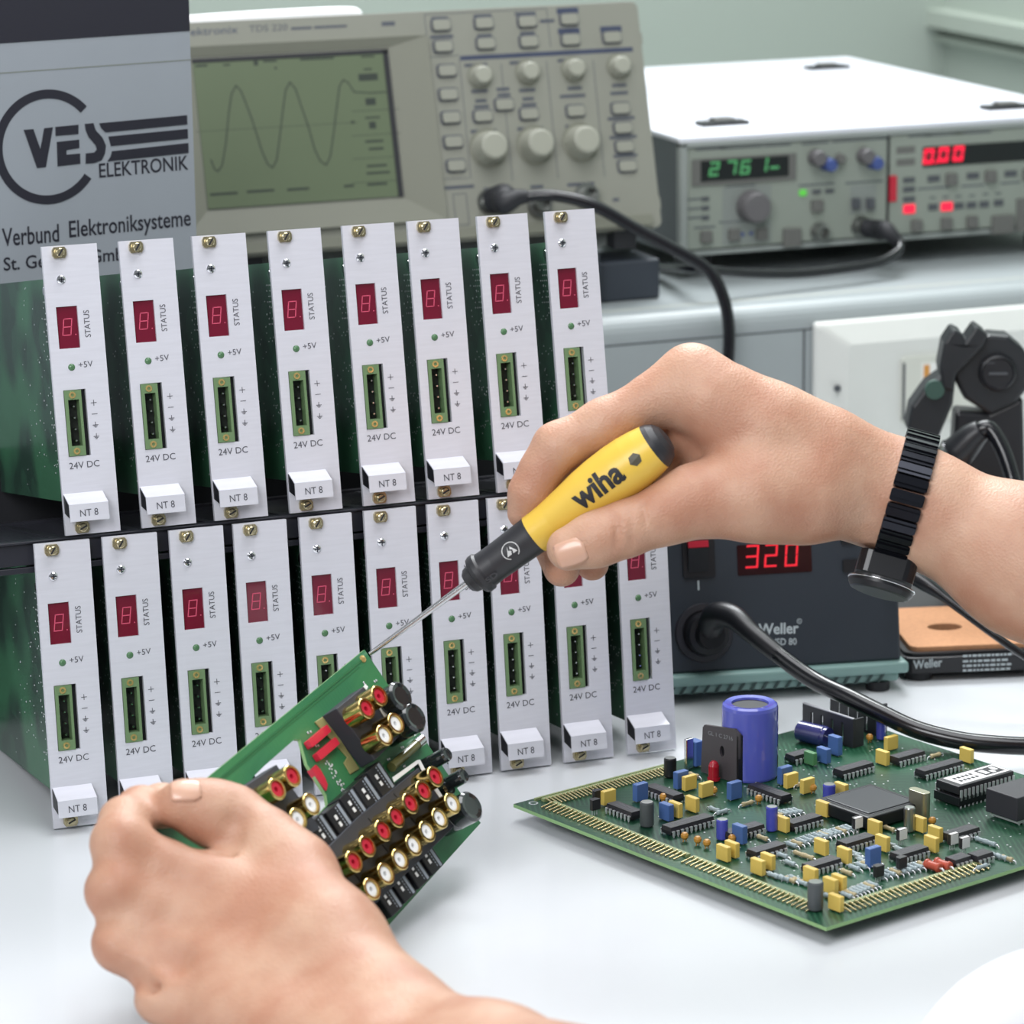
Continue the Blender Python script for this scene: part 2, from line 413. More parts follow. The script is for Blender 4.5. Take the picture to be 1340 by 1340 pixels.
# ================================================================== power supply modules in the rack
def make_card():
    """one module: front face in the local xz plane, facing -y"""
    root = thing('power_supply_module', 'x', 'module', (0, 0, 0), 'power supply modules in the rack')
    PL = Plane((0, 0, 0), (1, 0, 0), (0, 0, 1)); H = 128.4
    kw = dict(world=False)
    m = MB(); grid_plate(m, [0, 25], [0, H], [(4.2, 13.8, H-45.6, H-27), (4.3, 14.4, H-93.6, H-64)], 0, 2.2)
    fp = m.build('front_panel', ALU, root, **kw)
    m = MB()
    text(m, 'STATUS', PL, (18.9, H-41.3), (18.9, H-29.3), 2.6, up=(-1, 0))
    text(m, '+5V', PL, (12.3, H-54.6), (18.7, H-54.4), 2.6)
    text(m, '24V DC', PL, (4.2, H-99.1), (17.9, H-98.9), 2.9)
    for d, k in ((70.5, '+'), (75.5, '-')):
        m.pbox(PL, 16.3, 18.9, H-d-.13, H-d+.13, 0, .12)
        if k == '+': m.pbox(PL, 17.47, 17.73, H-d-1.3, H-d+1.3, 0, .12)
    for d in (80.4, 85.5):
        m.pbox(PL, 17.47, 17.73, H-d-.2, H-d+1.4, 0, .12)
        for w, dy in ((1.3, 0), (.85, -.5), (.4, -1)): m.pbox(PL, 17.6-w, 17.6+w, H-d-.12+dy, H-d+.14+dy, 0, .12)
    m.build('lettering', INKG, fp, **kw)
    # display window
    m = MB(); m.box(4.0, 14.0, 1.3, 7, H-45.8, H-26.8); dw = m.build('display_window', REDW, root, **kw)
    m = MB(); PD = PL.shifted(-1.3); seven(m, '8', PD, 6.3, H-39.9, 4.1, 7.6, 0.42, 0.14, 0.12); m.pbox(PD, 12.2, 12.7, H-39.9, H-39.4, 0, .12)
    m.build('digit', REDSEG, dw, **kw)
    m = MB(); m.lathe((9.0, 0, H-54), (0, -1, 0), [(0, 1.6), (.15, 1.55), (.5, 1.1), (.75, .5), (.8, 0)], 16); m.build('led', LEDG, root, **kw)
    # screw terminal header
    m = MB(); grid_plate(m, [4.5, 12.2], [H-93.4, H-64.2], [(6.0, 11.0, H-89.0, H-68.4)], -0.6, 8)
    for k in range(4): m.box(5.0, 6.6, 1.5, 8, H-73.6-5.08*k, H-72.6-5.08*k)
    m.box(4.6, 12.1, 7, 9, H-93, H-64.5)
    cn = m.build('terminal_header', CONN, root, **kw)
    m = MB(); m.box(6.05, 10.95, 5.2, 6.6, H-88.9, H-68.5); m.build('socket_cavity', mat('dark_cavity', '141a16', 0.5), cn, **kw)
    for k in range(4):
        m = MB(); z = H-71.4-5.08*k; m.lathe((8.6, 5.2, z), (0, -1, 0), [(0, .62), (4.2, .62), (4.8, .35), (4.8, 0)], 8); m.build('pin', CHROME, cn, **kw)
    for d in (66.3, 91.3):
        m = MB(); m.lathe((8.1, -0.6, H-d), (0, -1, 0), [(0, 1.55), (.35, 1.5), (.4, .75), (-1.5, .7), (-1.5, 0)], 16); m.build('brass_insert', BRASS, cn, **kw)
    m = MB(); m.box(12.2, 14.6, 3.2, 8, H-94, H-63.6); m.build('gap_backing', BLACKM, root, **kw)
    # pull handle
    m = MB(); pr = [(0.0, H-109.8), (-9.0, H-114.3), (-9.0, H-122.0), (-8.0, H-122.0), (-8.0, H-115.2), (0.0, H-111.2)]
    n = len(pr); m.add([(x, y, z) for x in (.5, 18.3) for y, z in pr], [(0, 1, 4, 5), (1, 2, 3, 4), (11, 10, 7, 6), (10, 9, 8, 7)]+[(i, n+i, n+(i+1) % n, (i+1) % n) for i in range(n)])
    hd = m.build('pull_handle', ALU, root, **kw)
    m = MB(); text(m, 'NT 8', PL.shifted(9.0), (5.2, H-120.0), (13.4, H-119.8), 3.1); m.build('handle_lettering', INKG, hd, **kw)
    m = MB(); pr = [(0, H-110.4), (-8.4, H-114.6), (-8.4, H-120.2), (0, H-118.4)]
    m.add([(x, y, z) for x in (.3, 18.5) for y, z in pr], [(0, 1, 2, 3), (7, 6, 5, 4)]+[(i, 4+i, 4+(i+1) % 4, (i+1) % 4) for i in range(4)])
    m.build('handle_core', BLACK, hd, **kw)
    # captive screws, top and bottom, and the bracket screw
    for d in (3.1, 125.2):
        m = MB(); x = 7.5; z = H-d
        m.prism(PL, [(x-3.2, z-1.2), (x-2.4, z-2.5), (x+2.4, z-2.5), (x+3.2, z-1.2), (x+3.2, z+1.2), (x+2.4, z+2.5), (x-2.4, z+2.5), (x-3.2, z+1.2)], 0, 1.6)
        m.lathe((x, -1.6, z), (0, -1, 0), [(0, 2.5), (1.0, 2.4), (1.0, 0)], 18)
        col = m.build('screw_collar', NICKEL, root, **kw)
        m = MB(); m.lathe((x, -2.6, z), (0, -1, 0), [(0, 2.0), (.8, 1.95), (1.1, 1.5), (1.2, 0)], 18); sc = m.build('screw', NICKEL, root, **kw)
        m = MB(); a = RNG.random()*3; e = np.array([math.cos(a), math.sin(a)])*1.8; f = np.array([-e[1], e[0]])*.2
        m.prism(PL, [tuple(np.array((x, z))+q) for q in (-e-f, e-f, e+f, -e+f)], 3.6, 3.86); m.build('screw_slot', BLACKM, sc, **kw)
    m = MB(); m.lathe((7.5, 0, H-15), (0, -1, 0), [(0, 2.1), (.5, 1.95), (1.0, 1.3), (1.2, 0)], 18)
    sc = m.build('bracket_screw', CHROME, root, **kw)
    m = MB(); m.pbox(PL, 6.1, 8.9, H-15.25, H-14.75, .9, 1.3); m.pbox(PL, 7.25, 7.75, H-16.4, H-13.6, .9, 1.3); m.build('cross_recess', mat('recess_grey', '3c4048', 0.4, 0.6), sc, **kw)
    # the card itself
    m = MB(); m.box(3.4, 5.0, 2.3, 145, 14.4, H-14.2); pc = m.build('printed_circuit_board', PCBC, root, **kw)
    m = MB(); r = random.Random(3)
    def dot(y, z, s=.5): m.ball((3.4, y, z), s, 6, squash=(-1, 0, 0), half=True)
    for k in range(9):
        for j in range(6):
            if r.random() < .8: dot(6.5+j*2.54+(k % 2)*.5, 104-k*2.54)
    for k in range(46): dot(6+r.random()*55, 20+r.random()*92, .35+.3*r.random())
    for z0 in (78, 60, 44, 30):
        for j in range(7): dot(9+j*2.54+r.random(), z0+r.random()*6)
    for k in range(12): dot(55+r.random()*30, 20+k*7, .4)
    m.build('solder_joints', SOLDER, pc, **kw)
    for q in ((5, 9, 14, 40, 74, 96), (5, 17, 20, 60, 28, 52), (5, 12, 50, 90, 70, 100)): MB().box(*q).build('component_block', BLACKM, root, **kw)
    m = MB(); m.cyl((0.4, 5.2, H-19.5), (3.4, 5.2, H-19.5), 1.9, n=12); m.box(1.0, 3.4, 2.3, 7.4, H-23, H-17); m.build('bracket_nut', CHROME, root, **kw)
    return root
XT = [15.9, 50.9, 84.7, 120.2, 155.5, 187.0, 221.1, 254.8]
XB = [0.0, 30.8, 61.5, 91.3, 122.4, 153.4, 184.0, 213.6, 245.3, 277.7]
LT, LB = math.radians(10.335), math.radians(6.497)
proto = make_card()
NTH = ['leftmost', 'second from the left', 'third from the left', 'fourth from the left', 'fifth from the left', 'sixth from the left', 'seventh from the left', 'eighth from the left', 'ninth from the left', 'rightmost']
allc = [proto]+[copy_tree(proto) for _ in range(17)]
LBT = ['white faced power module, leftmost of the upper row', 'white faced power module, second from left in the upper row', 'white faced power module, third from left in the upper row', 'white faced power module, fourth from left in the upper row',
       'white faced power module, fifth from left in the upper row', 'white faced power module, sixth from left in the upper row', 'white faced power module in the upper row, its handle half hidden by the fingertip', 'white faced power module, rightmost of the upper row, cut off by the hand']
LBB = ['aluminium faced power module, leftmost of the lower row', 'aluminium faced power module in the lower row, second from left, above the left thumb', 'aluminium faced power module, third from left in the lower row', 'aluminium faced power module, fourth from left in the lower row',
       'aluminium faced power module in the lower row, fifth from left, partly behind the board', 'aluminium faced power module in the lower row behind the screwdriver tip', 'aluminium faced power module in the lower row crossed by the screwdriver blade', 'aluminium faced power module in the lower row under the screwdriver collar',
       'aluminium faced power module in the lower row under the thumb, second from the right', 'aluminium faced power module, rightmost of the lower row, beside the soldering station']
for i, o in enumerate(allc):
    if i < 8:
        o.location = (XT[i]*S, 20.657*S, 129.466*S); o.rotation_euler = (-LT, 0, 0); o['label'] = LBT[i]
    else:
        o.location = (XB[i-8]*S, 0, 1.0*S); o.rotation_euler = (-LB, 0, 0); o['label'] = LBB[i-8]
# ---- the black middle shelf and back plane that hold the modules
rk = thing('card_rack', 'black card rack with a ribbed shelf between the two rows of modules', 'rack', (150, 130, 0))
PR = Plane((0, 20.657, 129.466), (1, 0, 0), (0, math.cos(LT), -math.sin(LT)))      # ez points up
RKM = mat('black_rack_metal', '25262e', 0.36)
m = MB(); m.pbox(PR, -60, 303, 2.6, 8.0, -11.5, -0.6); m.pbox(PR, -60, 303, 0.2, 3.0, -1.9, -0.7); m.pbox(PR, -60, 303, 2.0, 8.0, -15, -12.3)
m.build('front_rail', RKM, rk, bevel=.4)
m = MB()
for k in range(17): m.pbox(PR, -60, 303, 9+k*6.4, 12.4+k*6.4, -4.2, -0.8)
for k in range(11): m.pbox(PR, -60+k*35.5, -55+k*35.5, 8, 116, -4.4, -0.4)
m.build('ribbed_shelf', RKM, rk)
m = MB(); m.pbox(PR, -60, 303, 118, 124, -12, 0.5); m.build('rear_rail', RKM, rk)
m = MB(); m.box(-50, 300, 169, 172, 0.2, 138); m.build('back_plane', BLACKM, rk)
# ================================================================== company sign behind the rack
o = ony(257, 305, 206); SG = Plane(o, (math.cos(math.radians(9)), math.sin(math.radians(9)), 0), (0, 0, 1))
sg = thing('company_sign', 'light grey company sign board with black ring logo behind the module rack', 'sign', o)
zt = SG.loc(247, -20)[1]
m = MB(); m.prism(SG, [(-200, 1-o[2]), (0, 1-o[2]), (0, zt), (-200, zt)], -4, 0); m.build('board', mat('light_grey_sign_lacquer', '90969d', 0.5, noise=0.04), sg)
SINK = mat('sign_black_print', '20202b', 0.55)
m = MB(); b0 = SG.loc(124, 48.5)[1]; m.prism(SG, [(-200, b0), (0, b0), (0, zt+.1), (-200, zt+.1)], 0.05, 0.3); m.build('black_band', SINK, sg)
m = MB(); b0 = SG.loc(124, 87)[1]; m.pbox(SG, -200, 0, b0-.3, b0+.3, 0.02, 0.12); m.build('seam_line', mat('sign_seam', '787d78', 0.6), sg)
def sp(*uv): return [SG.loc(u, v) for u, v in uv]
k = 260/1244
def L2(pts): return sp(*[(x*k, 90+y*k) for x, y in pts])
m = MB()
cx, cy = SG.loc(300*k, 90+490*k); rO = abs(SG.loc(300*k, 90+130*k)[1]-SG.loc(300*k, 90+850*k)[1])/2; rI = rO-55*k/FPX*1700
def arc(t0, t1, n=60): return [t0+(t1-t0)*i/n for i in range(n+1)]
T = arc(math.radians(41), math.radians(322))
m.prism(SG, [(cx+rO*math.cos(a), cy+rO*math.sin(a)) for a in T]+[(cx+rI*math.cos(a), cy+rI*math.sin(a)) for a in T[::-1]], 0.02, 0.25)
m.prism(SG, L2([(148, 382), (208, 378), (252, 505), (276, 372), (330, 366), (286, 615), (232, 622)]), .02, .3)
m.prism(SG, L2([(346, 364), (490, 350), (490, 408), (348, 420)]), .02, .3)
m.prism(SG, L2([(355, 458), (494, 443), (496, 496), (414, 508), (416, 538), (500, 530), (502, 594), (360, 610)]), .02, .3)
m.prism(SG, L2([(530, 345), (584, 340), (598, 384), (640, 430), (662, 480), (656, 530), (636, 572), (590, 590), (536, 594), (536, 530), (590, 524), (606, 505), (598, 478), (556, 430), (536, 385)]), .02, .3)
m.prism(SG, L2([(620, 341), (1170, 290), (1172, 348), (660, 398), (634, 372)]), .02, .3)
m.prism(SG, L2([(678, 424), (1174, 376), (1176, 436), (694, 484)]), .02, .3)
m.prism(SG, L2([(700, 516), (1178, 464), (1180, 526), (672, 580), (692, 548)]), .02, .3)
m.build('logo', SINK, sg)
m = MB()
text(m, 'ELEKTRONIK', SG, SG.loc(130, 233), SG.loc(246.5, 222), 7.2, bold=.012)
text(m, 'Verbund', SG, SG.loc(3, 323), SG.loc(77.5, 316.5), 8.9, bold=.012)
text(m, 'Elektroniksysteme', SG, SG.loc(91, 318), SG.loc(250, 302), 10.9, bold=.012)
text(m, 'St. Georgen GmbH', SG, SG.loc(5, 360), SG.loc(176, 344.5), 8.6, bold=.012)
m.build('lettering', SINK, sg)
# ================================================================== oscilloscope
A = ony(866.5, 297, 400); ln = math.radians(16)
OS = Plane(A, (1, 0, 0), (0, math.sin(ln), math.cos(ln)))
osc = thing('oscilloscope', 'beige digital oscilloscope showing a sine wave, tilted back behind the rack', 'oscilloscope', A)
Ht = OS.loc(829.6, 1.7)[1]; Wd = 292
m = MB(); m.prism(OS, rrect(-Wd, 0, 0, Ht, 4), -105, 0); m.build('case', BEIGE, osc, bevel=2.0, seg=2)
m = MB(); m.prism(OS, rrect(-Wd+6, 1.5, -6, 8, 2), 0, 2.5); 
m.build('lower_lip', BEIGED, osc, bevel=1)
for u, v in ((838, 50), (862, 265)): a, b = OS.loc(u, v); MB().prism(OS, rrect(a-3, b-4, a+1.6, b+4, 1.5), -12, -1).build('side_latch', BEIGE, osc)
m = MB(); a0, b0 = OS.loc(250, 8); m.tube([OS.pt(-Wd+10, Ht-4, -60), OS.pt(-Wd+14, Ht+4, -40), OS.pt(-Wd+30, Ht+5.5, -32), OS.pt(-175, Ht+6, -30), OS.pt(-162, Ht+4, -40), OS.pt(-158, Ht-4, -60)], 4.5, 10)
m.build('carrying_handle', mat('white_handle_plastic', 'e6e6ea', 0.4), osc)
# screen
q = [OS.loc(*p) for p in ((272, 274), (528, 258), (511, 63), (249, 79))]
x0 = q[0][0]; x1 = q[1][0]; y0 = (q[0][1]+q[1][1])/2; y1 = (q[2][1]+q[3][1])/2
bz = 9.0
m = MB(); O4 = [(x0-14, y0-15), (x1+24, y0-15), (x1+24, y1+6.5), (x0-14, y1+6.5)]; I4 = [(x0-1, y0-1), (x1+1, y0-1), (x1+1, y1+1), (x0-1, y1+1)]
m.add([OS.pt(a, b, 3.2) for a, b in O4]+[OS.pt(a, b, .4) for a, b in I4]+[OS.pt(a, b, 0) for a, b in O4], [(i, (i+1) % 4, 4+(i+1) % 4, 4+i) for i in range(4)]+[(8+i, 8+(i+1) % 4, (i+1) % 4, i) for i in range(4)])
m.build('screen_bezel', BEIGED, osc)
m = MB(); m.pbox(OS, x0, x1, y0, y1, 0.1, 0.5); m.pbox(OS, x0, x1, y1-2.4, y1, .5, .9); m.pbox(OS, x1-3.2, x1, y0, y1, .5, .9); m.build('screen_frame', BLACKM, osc)
PSC = OS.shifted(0.5); m = MB(); m.pbox(PSC, x0, x1-3.2, y0+.3, y1-2.4, 0, .1); scn = m.build('screen', LCD, osc)
W_ = [(185, 850), (205, 900), (222, 912), (245, 880), (265, 760), (280, 600), (295, 500), (318, 455), (345, 485), (375, 560), (405, 640), (430, 720), (455, 800), (485, 870), (512, 893), (535, 850), (552, 720), (568, 580), (582, 480), (605, 437), (635, 475), (670, 580), (705, 680), (735, 790), (765, 855), (797, 878), (820, 830), (838, 700), (855, 560), (868, 460), (888, 425), (915, 440), (945, 490), (1030, 495), (1115, 490)]
def scr(x, y): return (230+x/4.06, y/4.06)
def ribbon(mb, P, pts, w, h0, h1):
    for i in range(len(pts)-1):
        a = np.array(pts[i]); b = np.array(pts[i+1]); d = (b-a)/(np.linalg.norm(b-a)+1e-9); nn = np.array([-d[1], d[0]])*w/2; a = a-d*w*.3; b = b+d*w*.3
        mb.prism(P, [tuple(a-nn), tuple(b-nn), tuple(b+nn), tuple(a+nn)], h0, h1)
m = MB(); w0 = [np.array(OS.loc(*scr(x, y))) for x, y in W_]
ribbon(m, PSC, w0, .75, .1, .16); m.build('waveform_trace', LCDI, scn)
m = MB()
def dash(P, x, y, w, h, h1=.16, f=scr):
    a, b = P.loc(*f(x, y)); m.pbox(P, a-w/2, a+w/2, b-h/2, b+h/2, .1, h1)
for x, y, w, h in ((425, 335, 2.6, 2.8), (135, 350, 7, 1.2), (270, 345, 4, 1), (500, 325, 8, 1), (750, 312, 20, 1.2), (530, 362, 1.5, 1.2), (1020, 300, 8, 1), (1020, 368, 5, 1), (1022, 410, 11.5, 4.0), (1035, 540, 6, 4), (1045, 665, 4, 4), (1045, 625, 9, 1),
                   (1055, 750, 11, 1.3), (1065, 790, 9, 1.3), (1068, 880, 12, 1.3), (1075, 918, 14, 1.3), (1070, 978, 12, 1.4), (255, 1030, 16, 1.4), (450, 1015, 16, 1.4), (650, 1005, 13, 1.4), (920, 988, 6, 1.4), (940, 650, 2, 1.6)): dash(PSC, x, y, w, h)
for y in (585, 715, 838, 965):
    a, b = PSC.loc(*scr(1060, y)); m.pbox(PSC, a-14, a+15, b-.15, b+.15, .1, .14)
a, b = PSC.loc(*scr(540, 675)); m.pbox(PSC, a-48, a+48, b-.12, b+.12, .1, .13)
m.build('screen_readout', LCDI, scn)
m = MB()
text_px(m, 'Tektronix', OS, (238, 47.5), (311, 43.5), (238, 37.5), lift=.1)
m.build('maker_lettering', NAVY, osc)
m = MB(); text_px(m, 'TDS 220', OS, (326, 42), (376, 39.5), (326, 33.5), lift=.1)
for u0, u1, v in ((381, 408, 37.5), (411, 454, 36)):
    a, b = OS.loc(u0, v); a2, _ = OS.loc(u1, v); m.pbox(OS, a, a2, b-.7, b+.7, 0, .1)
a, b = OS.loc(508, 31); m.pbox(OS, a-4, a+4, b-1.2, b+1.2, 0, .1)
m.build('model_lettering', PRINT, osc)
def s2(x, y): return (540+x/3.941, y/3.941)
def btn(x, y, w=10.5, h=6.0):
    a, b = OS.loc(*s2(x, y)); m = MB(); m.prism(OS, rrect(a-w/2-1, b-h/2-1, a+w/2+1, b+h/2+1, 2), 0, .4)
    sur = m.build('button', PRINT, osc); m = MB(); m.prism(OS, rrect(a-w/2, b-h/2, a+w/2, b+h/2, 1.6), .3, 2.2); m.build('button_cap', BUTTON, sur)
for x, y in ((145, 130), (365, 120), (588, 112), (805, 100), (155, 240), (375, 225), (597, 215), (812, 205), (1025, 193), (175, 365), (182, 488), (195, 607), (207, 732), (222, 855), (470, 540), (360, 600), (598, 588), (838, 573), (1070, 560), (1082, 660), (1090, 757), (1105, 857)): btn(x, y)
for x, y, r in ((345, 395, 6.2), (590, 375, 6.2), (825, 360, 6.2), (1060, 345, 6.2), (390, 765, 9.6), (630, 750, 9.6), (865, 735, 9.6)):
    a, b = OS.loc(*s2(x, y)); m = MB(); hh = r*1.15
    m.lathe(OS.pt(a, b, 0), OS.ez, [(0, r*1.05), (1.5, r), (hh, r*.82), (hh+.8, r*.7), (hh+.9, 0)], 24); kb = m.build('knob', KNOB, osc)
    m = MB(); m.lathe(OS.pt(a, b, 0.02), OS.ez, [(0, r*1.05), (.15, r*1.25), (.16, 0)], 24); m.build('knob_ring', BEIGED, osc)
m = MB()
def bar(x, y, w, h):
    a, b = OS.loc(*s2(x, y)); m.pbox(OS, a-w/2, a+w/2, b-h/2, b+h/2, .02, .15)
for x, y in ((798, 55), (805, 160), (1022, 150)): bar(x, y, 13.5, 3.3)
A0 = OS.loc(*s2(245, 297)); A1 = OS.loc(*s2(1135, 258)); m.pbox(OS, A0[0], A1[0], (A0[1]+A1[1])/2-1.3, (A0[1]+A1[1])/2+1.3, .02, .15)
m.build('dark_label_bars', NAVY, osc)
m = MB()
for x, y, w in ((138, 95, 10), (150, 190, 14), (360, 82, 11), (370, 185, 9), (580, 70, 13), (592, 172, 9), (693, 108, 9), (345, 470, 10), (352, 520, 7), (355, 550, 9), (590, 465, 10), (596, 510, 7), (600, 540, 9), (465, 460, 8), (470, 490, 8), (366, 675, 16), (606, 662, 16), (840, 650, 13), (825, 495, 16),
                (1065, 480, 11), (1075, 610, 17), (1085, 707, 17), (1097, 803, 15), (240, 965, 18), (400, 975, 8), (640, 963, 8), (868, 950, 17), (1048, 1030, 4), (325, 335, 14), (558, 322, 14), (805, 310, 14), (1065, 440, 9), (835, 455, 9)): bar(x, y, w, 1.9)
for xa_, ya_, xb_, yb_ in ((455, 330, 515, 930), (690, 315, 750, 920), (930, 310, 990, 910), (60, 75, 85, 290), (240, 300, 300, 920), (690, 45, 712, 245)):
    ribbon(m, OS, [OS.loc(*s2(xa_, ya_)), OS.loc(*s2(xb_, yb_))], .35, .02, .12)
for xa_, ya_, xb_, yb_ in ((60, 75, 690, 45), (85, 295, 240, 285), (120, 925, 290, 918)): ribbon(m, OS, [OS.loc(*s2(xa_, ya_)), OS.loc(*s2(xb_, yb_))], .35, .02, .12)
for x, y, w, h in ((250, 1080, 8, 18),): 
    a, b = OS.loc(*s2(x, y)); ribbon(m, OS, [(a-w/2, b-h/2), (a+w/2, b-h/2), (a+w/2, b+h/2), (a-w/2, b+h/2), (a-w/2, b-h/2)], .4, .02, .12)
m.build('panel_print', PRINT, osc)
for x, y in ((395, 1040), (655, 1060), (895, 1010)):
    a, b = OS.loc(*s2(x, y)); m = MB(); m.lathe(OS.pt(a, b, 0), OS.ez, [(0, 7.6), (2, 7.4), (2, 5), (9, 4.8), (9, 3.6), (4, 3.4), (4, 0)], 20); m.build('bnc_socket', mat('bnc_steel', '8d8f8c', .3, .9), osc)
# the dark case the scope stands on
m = MB(); ub = ony(786, 320, 392); m.box(ub[0]-262, ub[0], 392, 434, CZ+.3, CZ+31)
m.box(ub[0]-258, ub[0]+42, 402, 440, CZ+.3, CZ+24)
o = m.build('equipment_case', mat('slate_plastic', '30363f', .5), None, bevel=1.5); tag(o, 'low dark slate case under the oscilloscope', 'case')
for xx in (-250, -22):
    m = MB(); m.pbox(Plane(OS.pt(xx, 6, -8), (1, 0, 0), (0, 0, 1)), -7, 7, -(OS.pt(xx, 6, -8)[2]-CZ-31.2), 4, -6, 6); m.build('tilt_foot', BLACKM, osc)
    m = MB(); q = OS.pt(xx, 4, -98); m.box(q[0]-8, q[0]+8, q[1]-5, q[1]+5, CZ+.2, q[2]); m.build('rear_foot', BLACKM, osc)
# ================================================================== bench instrument with two plug-in modules
YI = 450.0; FI = Plane((0, YI, 0), (1, 0, 0), (0, 0, 1))
xl, zb_ = FI.loc(889, 337); _, zt_ = FI.loc(878, 181); xr = xl+287
ins = thing('function_generator_rack', 'grey bench instrument with green 2761 and red 0.00 readouts beside the oscilloscope', 'instrument', (xl+140, YI+150, CZ))
m = MB(); m.box(xl, xr, YI+3, YI+352, zb_, zt_-1.2); m.build('housing', mat('dark_side_enamel', '50565a', .5), ins, bevel=1)
m = MB(); m.box(xl-.5, xr+.5, YI-1, YI+352, zt_-3.5, zt_); m.build('top_cover', GREYL, ins, bevel=.8)
for cx_, cy_ in ((75, 110), (160, 110), (235, 110), (75, 230), (160, 230), (235, 230)):
    m = MB()
    for j in range(9): m.box(xl+cx_-28, xl+cx_+28, YI+cy_-36+j*8, YI+cy_-33+j*8, zt_-.02, zt_+.15)
    m.build('vent_slots', mat('vent_shadow_grey', 'b7b9c6', .6), ins)
for u, v in ((945, 163), (1082, 90), (1316, 142)):
    p_ = onz(u, v, zt_); m = MB(); m.box(p_[0]-16, p_[0]+16, p_[1]-7, p_[1]+7, zt_, zt_+2.6); ft = m.build('stacking_foot', BLACK, ins, bevel=1)
    m = MB(); m.box(p_[0]-7, p_[0]+7, p_[1]-5, p_[1]+5, zt_+2.6, zt_+4.4); m.build('foot_insert', GREYM, ft, bevel=.6)
for x_ in (xl+12, xr-30):
    for y_ in (YI+18, YI+320): MB().box(x_, x_+18, y_, y_+18, CZ+.3, zb_+.3).build('foot', BLACKM, ins)
m = MB(); m.box(xl, xr, YI+1, YI+5, zb_-.2, zb_+3); m.box(xl, xr, YI-1.5, YI+5, zt_-6.5, zt_-3.4); m.box(xl, xl+5, YI-1.5, YI+5, zb_, zt_-3); m.build('front_frame', GREYP, ins, bevel=.8)
xs_ = FI.loc(1162, 260)[0]
def i1(x, y): return (840+x/5.36, 150+y/5.36)
def i2(x, y): return (1090+x/5.36, 130+y/5.36)
m = MB(); m.box(xl+5.5, xs_-1, YI, YI+4, zb_+4, zt_-6.8); g1 = m.build('function_generator_panel', GREYF, ins, bevel=.5)
m = MB(); m.box(xs_+1.2, xr-4, YI, YI+4, zb_+4, zt_-6.8); g2 = m.build('meter_panel', GREYF, ins, bevel=.5)
m = MB(); m.box(xs_-1, xs_+1.2, YI+1.5, YI+4, zb_+3, zt_-6.5); m.build('module_gap', BLACKM, ins)
def rect(par, name, f, x0_, y0_, x1_, y1_, h0, h1, mm, bevel=0):
    a, b = FI.loc(*f((x0_+x1_)/2, (y0_+y1_)/2)); wa = (FI.loc(*f(x1_, (y0_+y1_)/2))[0]-FI.loc(*f(x0_, (y0_+y1_)/2))[0])/2; hb = abs(FI.loc(*f((x0_+x1_)/2, y0_))[1]-FI.loc(*f((x0_+x1_)/2, y1_))[1])/2
    m = MB(); m.pbox(FI, a-wa, a+wa, b-hb, b+hb, h0, h1); return m.build(name, mm, par, bevel=bevel)
def knob(par, f, x, y, r, h, mm, name='knob'):
    a, b = FI.loc(*f(x, y)); m = MB(); m.lathe(FI.pt(a, b, 0), FI.ez, [(0, r), (h*.8, r*.93), (h, r*.8), (h+.01, 0)], 20); return m.build(name, mm, par)
KG = mat('instrument_knob_grey', '5f5d5f', .5)
rect(g1, 'display_frame', i1, 352, 292, 1080, 478, 0, 1.0, GREYM); rect(g1, 'display', i1, 410, 305, 1025, 448, .9, 1.4, GLASSK)
m = MB(); PF = FI.shifted(1.4)
for ch, x, y in (('2', 510, 380), ('7', 632, 370), ('6', 728, 368), ('1', 850, 350)):
    a, b = PF.loc(*i1(x, y)); seven(m, ch, PF, a-4.2, b-4.4, 6.6, 8.8, 1.5, .16)
a, b = PF.loc(*i1(930, 372)); m.pbox(PF, a-3, a+3, b-.7, b+.9, 0, .1); m.build('readout', EGREEN, g1)
rect(g1, 'knob_field', i1, 565, 500, 905, 740, 0, .15, mat('panel_field', '7f8581', .5)); knob(g1, i1, 765, 640, 10.2, 11, KG)
rect(g1, 'lower_field', i1, 565, 750, 905, 905, 0, .15, MATS['panel_field'])
for x, y in ((445, 590), (445, 655), (445, 722)): rect(g1, 'indicator', i1, x-25, y-15, x+25, y+15, 0, .6, GREYD)
for x, y in ((445, 855), (640, 840), (835, 835)): rect(g1, 'push_button', i1, x-38, y-42, x+38, y+42, 0, 3, GREYM, .5)
m = MB()
for x, y in ((705, 840), (765, 832)):
    a, b = FI.loc(*i1(x, y)); m.prism(FI, disc(FI, (a, b), 1.3, 10), 0, .2)
m.build('range_dots', BLUEP, g1)
rect(g1, 'carry_latch', i1, 985, 795, 1110, 925, 0, 2.5, GREYM, .5)
knob(g1, i1, 1215, 300, 5.2, 8, KG); knob(g1, i1, 1290, 345, 4.4, 9, BLUEP)
knob(g1, i1, 1540, 305, 5.2, 8, KG) if False else None
knob(g1, i2, 215, 395, 5.2, 8, KG); knob(g1, i2, 275, 440, 4.4, 9, BLUEP); knob(g1, i2, 45, 415, 3.4, 4, GREYM)
m = MB(); a, b = FI.loc(*i1(1127, 547)); m.prism(FI, rrect(a-2.4, b-1.9, a+2.4, b+1.9, 1), 0, .8); m.build('green_light', mat('green_indicator_light', '4a9a40', .4, emit='5fd040', es=.5), g1)
for x, y in ((1225, 540), (1315, 535)): rect(g1, 'indicator', i1, x-30, y-15, x+30, y+15, 0, .6, GREYD)
rect(g1, 'push_button', i1, 1185, 595, 1262, 680, 0, 3, GREYM, .5)
a, b = FI.loc(*i1(1245, 820)); m = MB(); m.lathe(FI.pt(a, b, 0), FI.ez, [(0, 6.4), (1, 6.2), (1, 4.5), (7, 4.3), (7, 3.2), (2, 3), (2, 0)], 18); m.build('bnc_socket', MATS['bnc_steel'], g1)
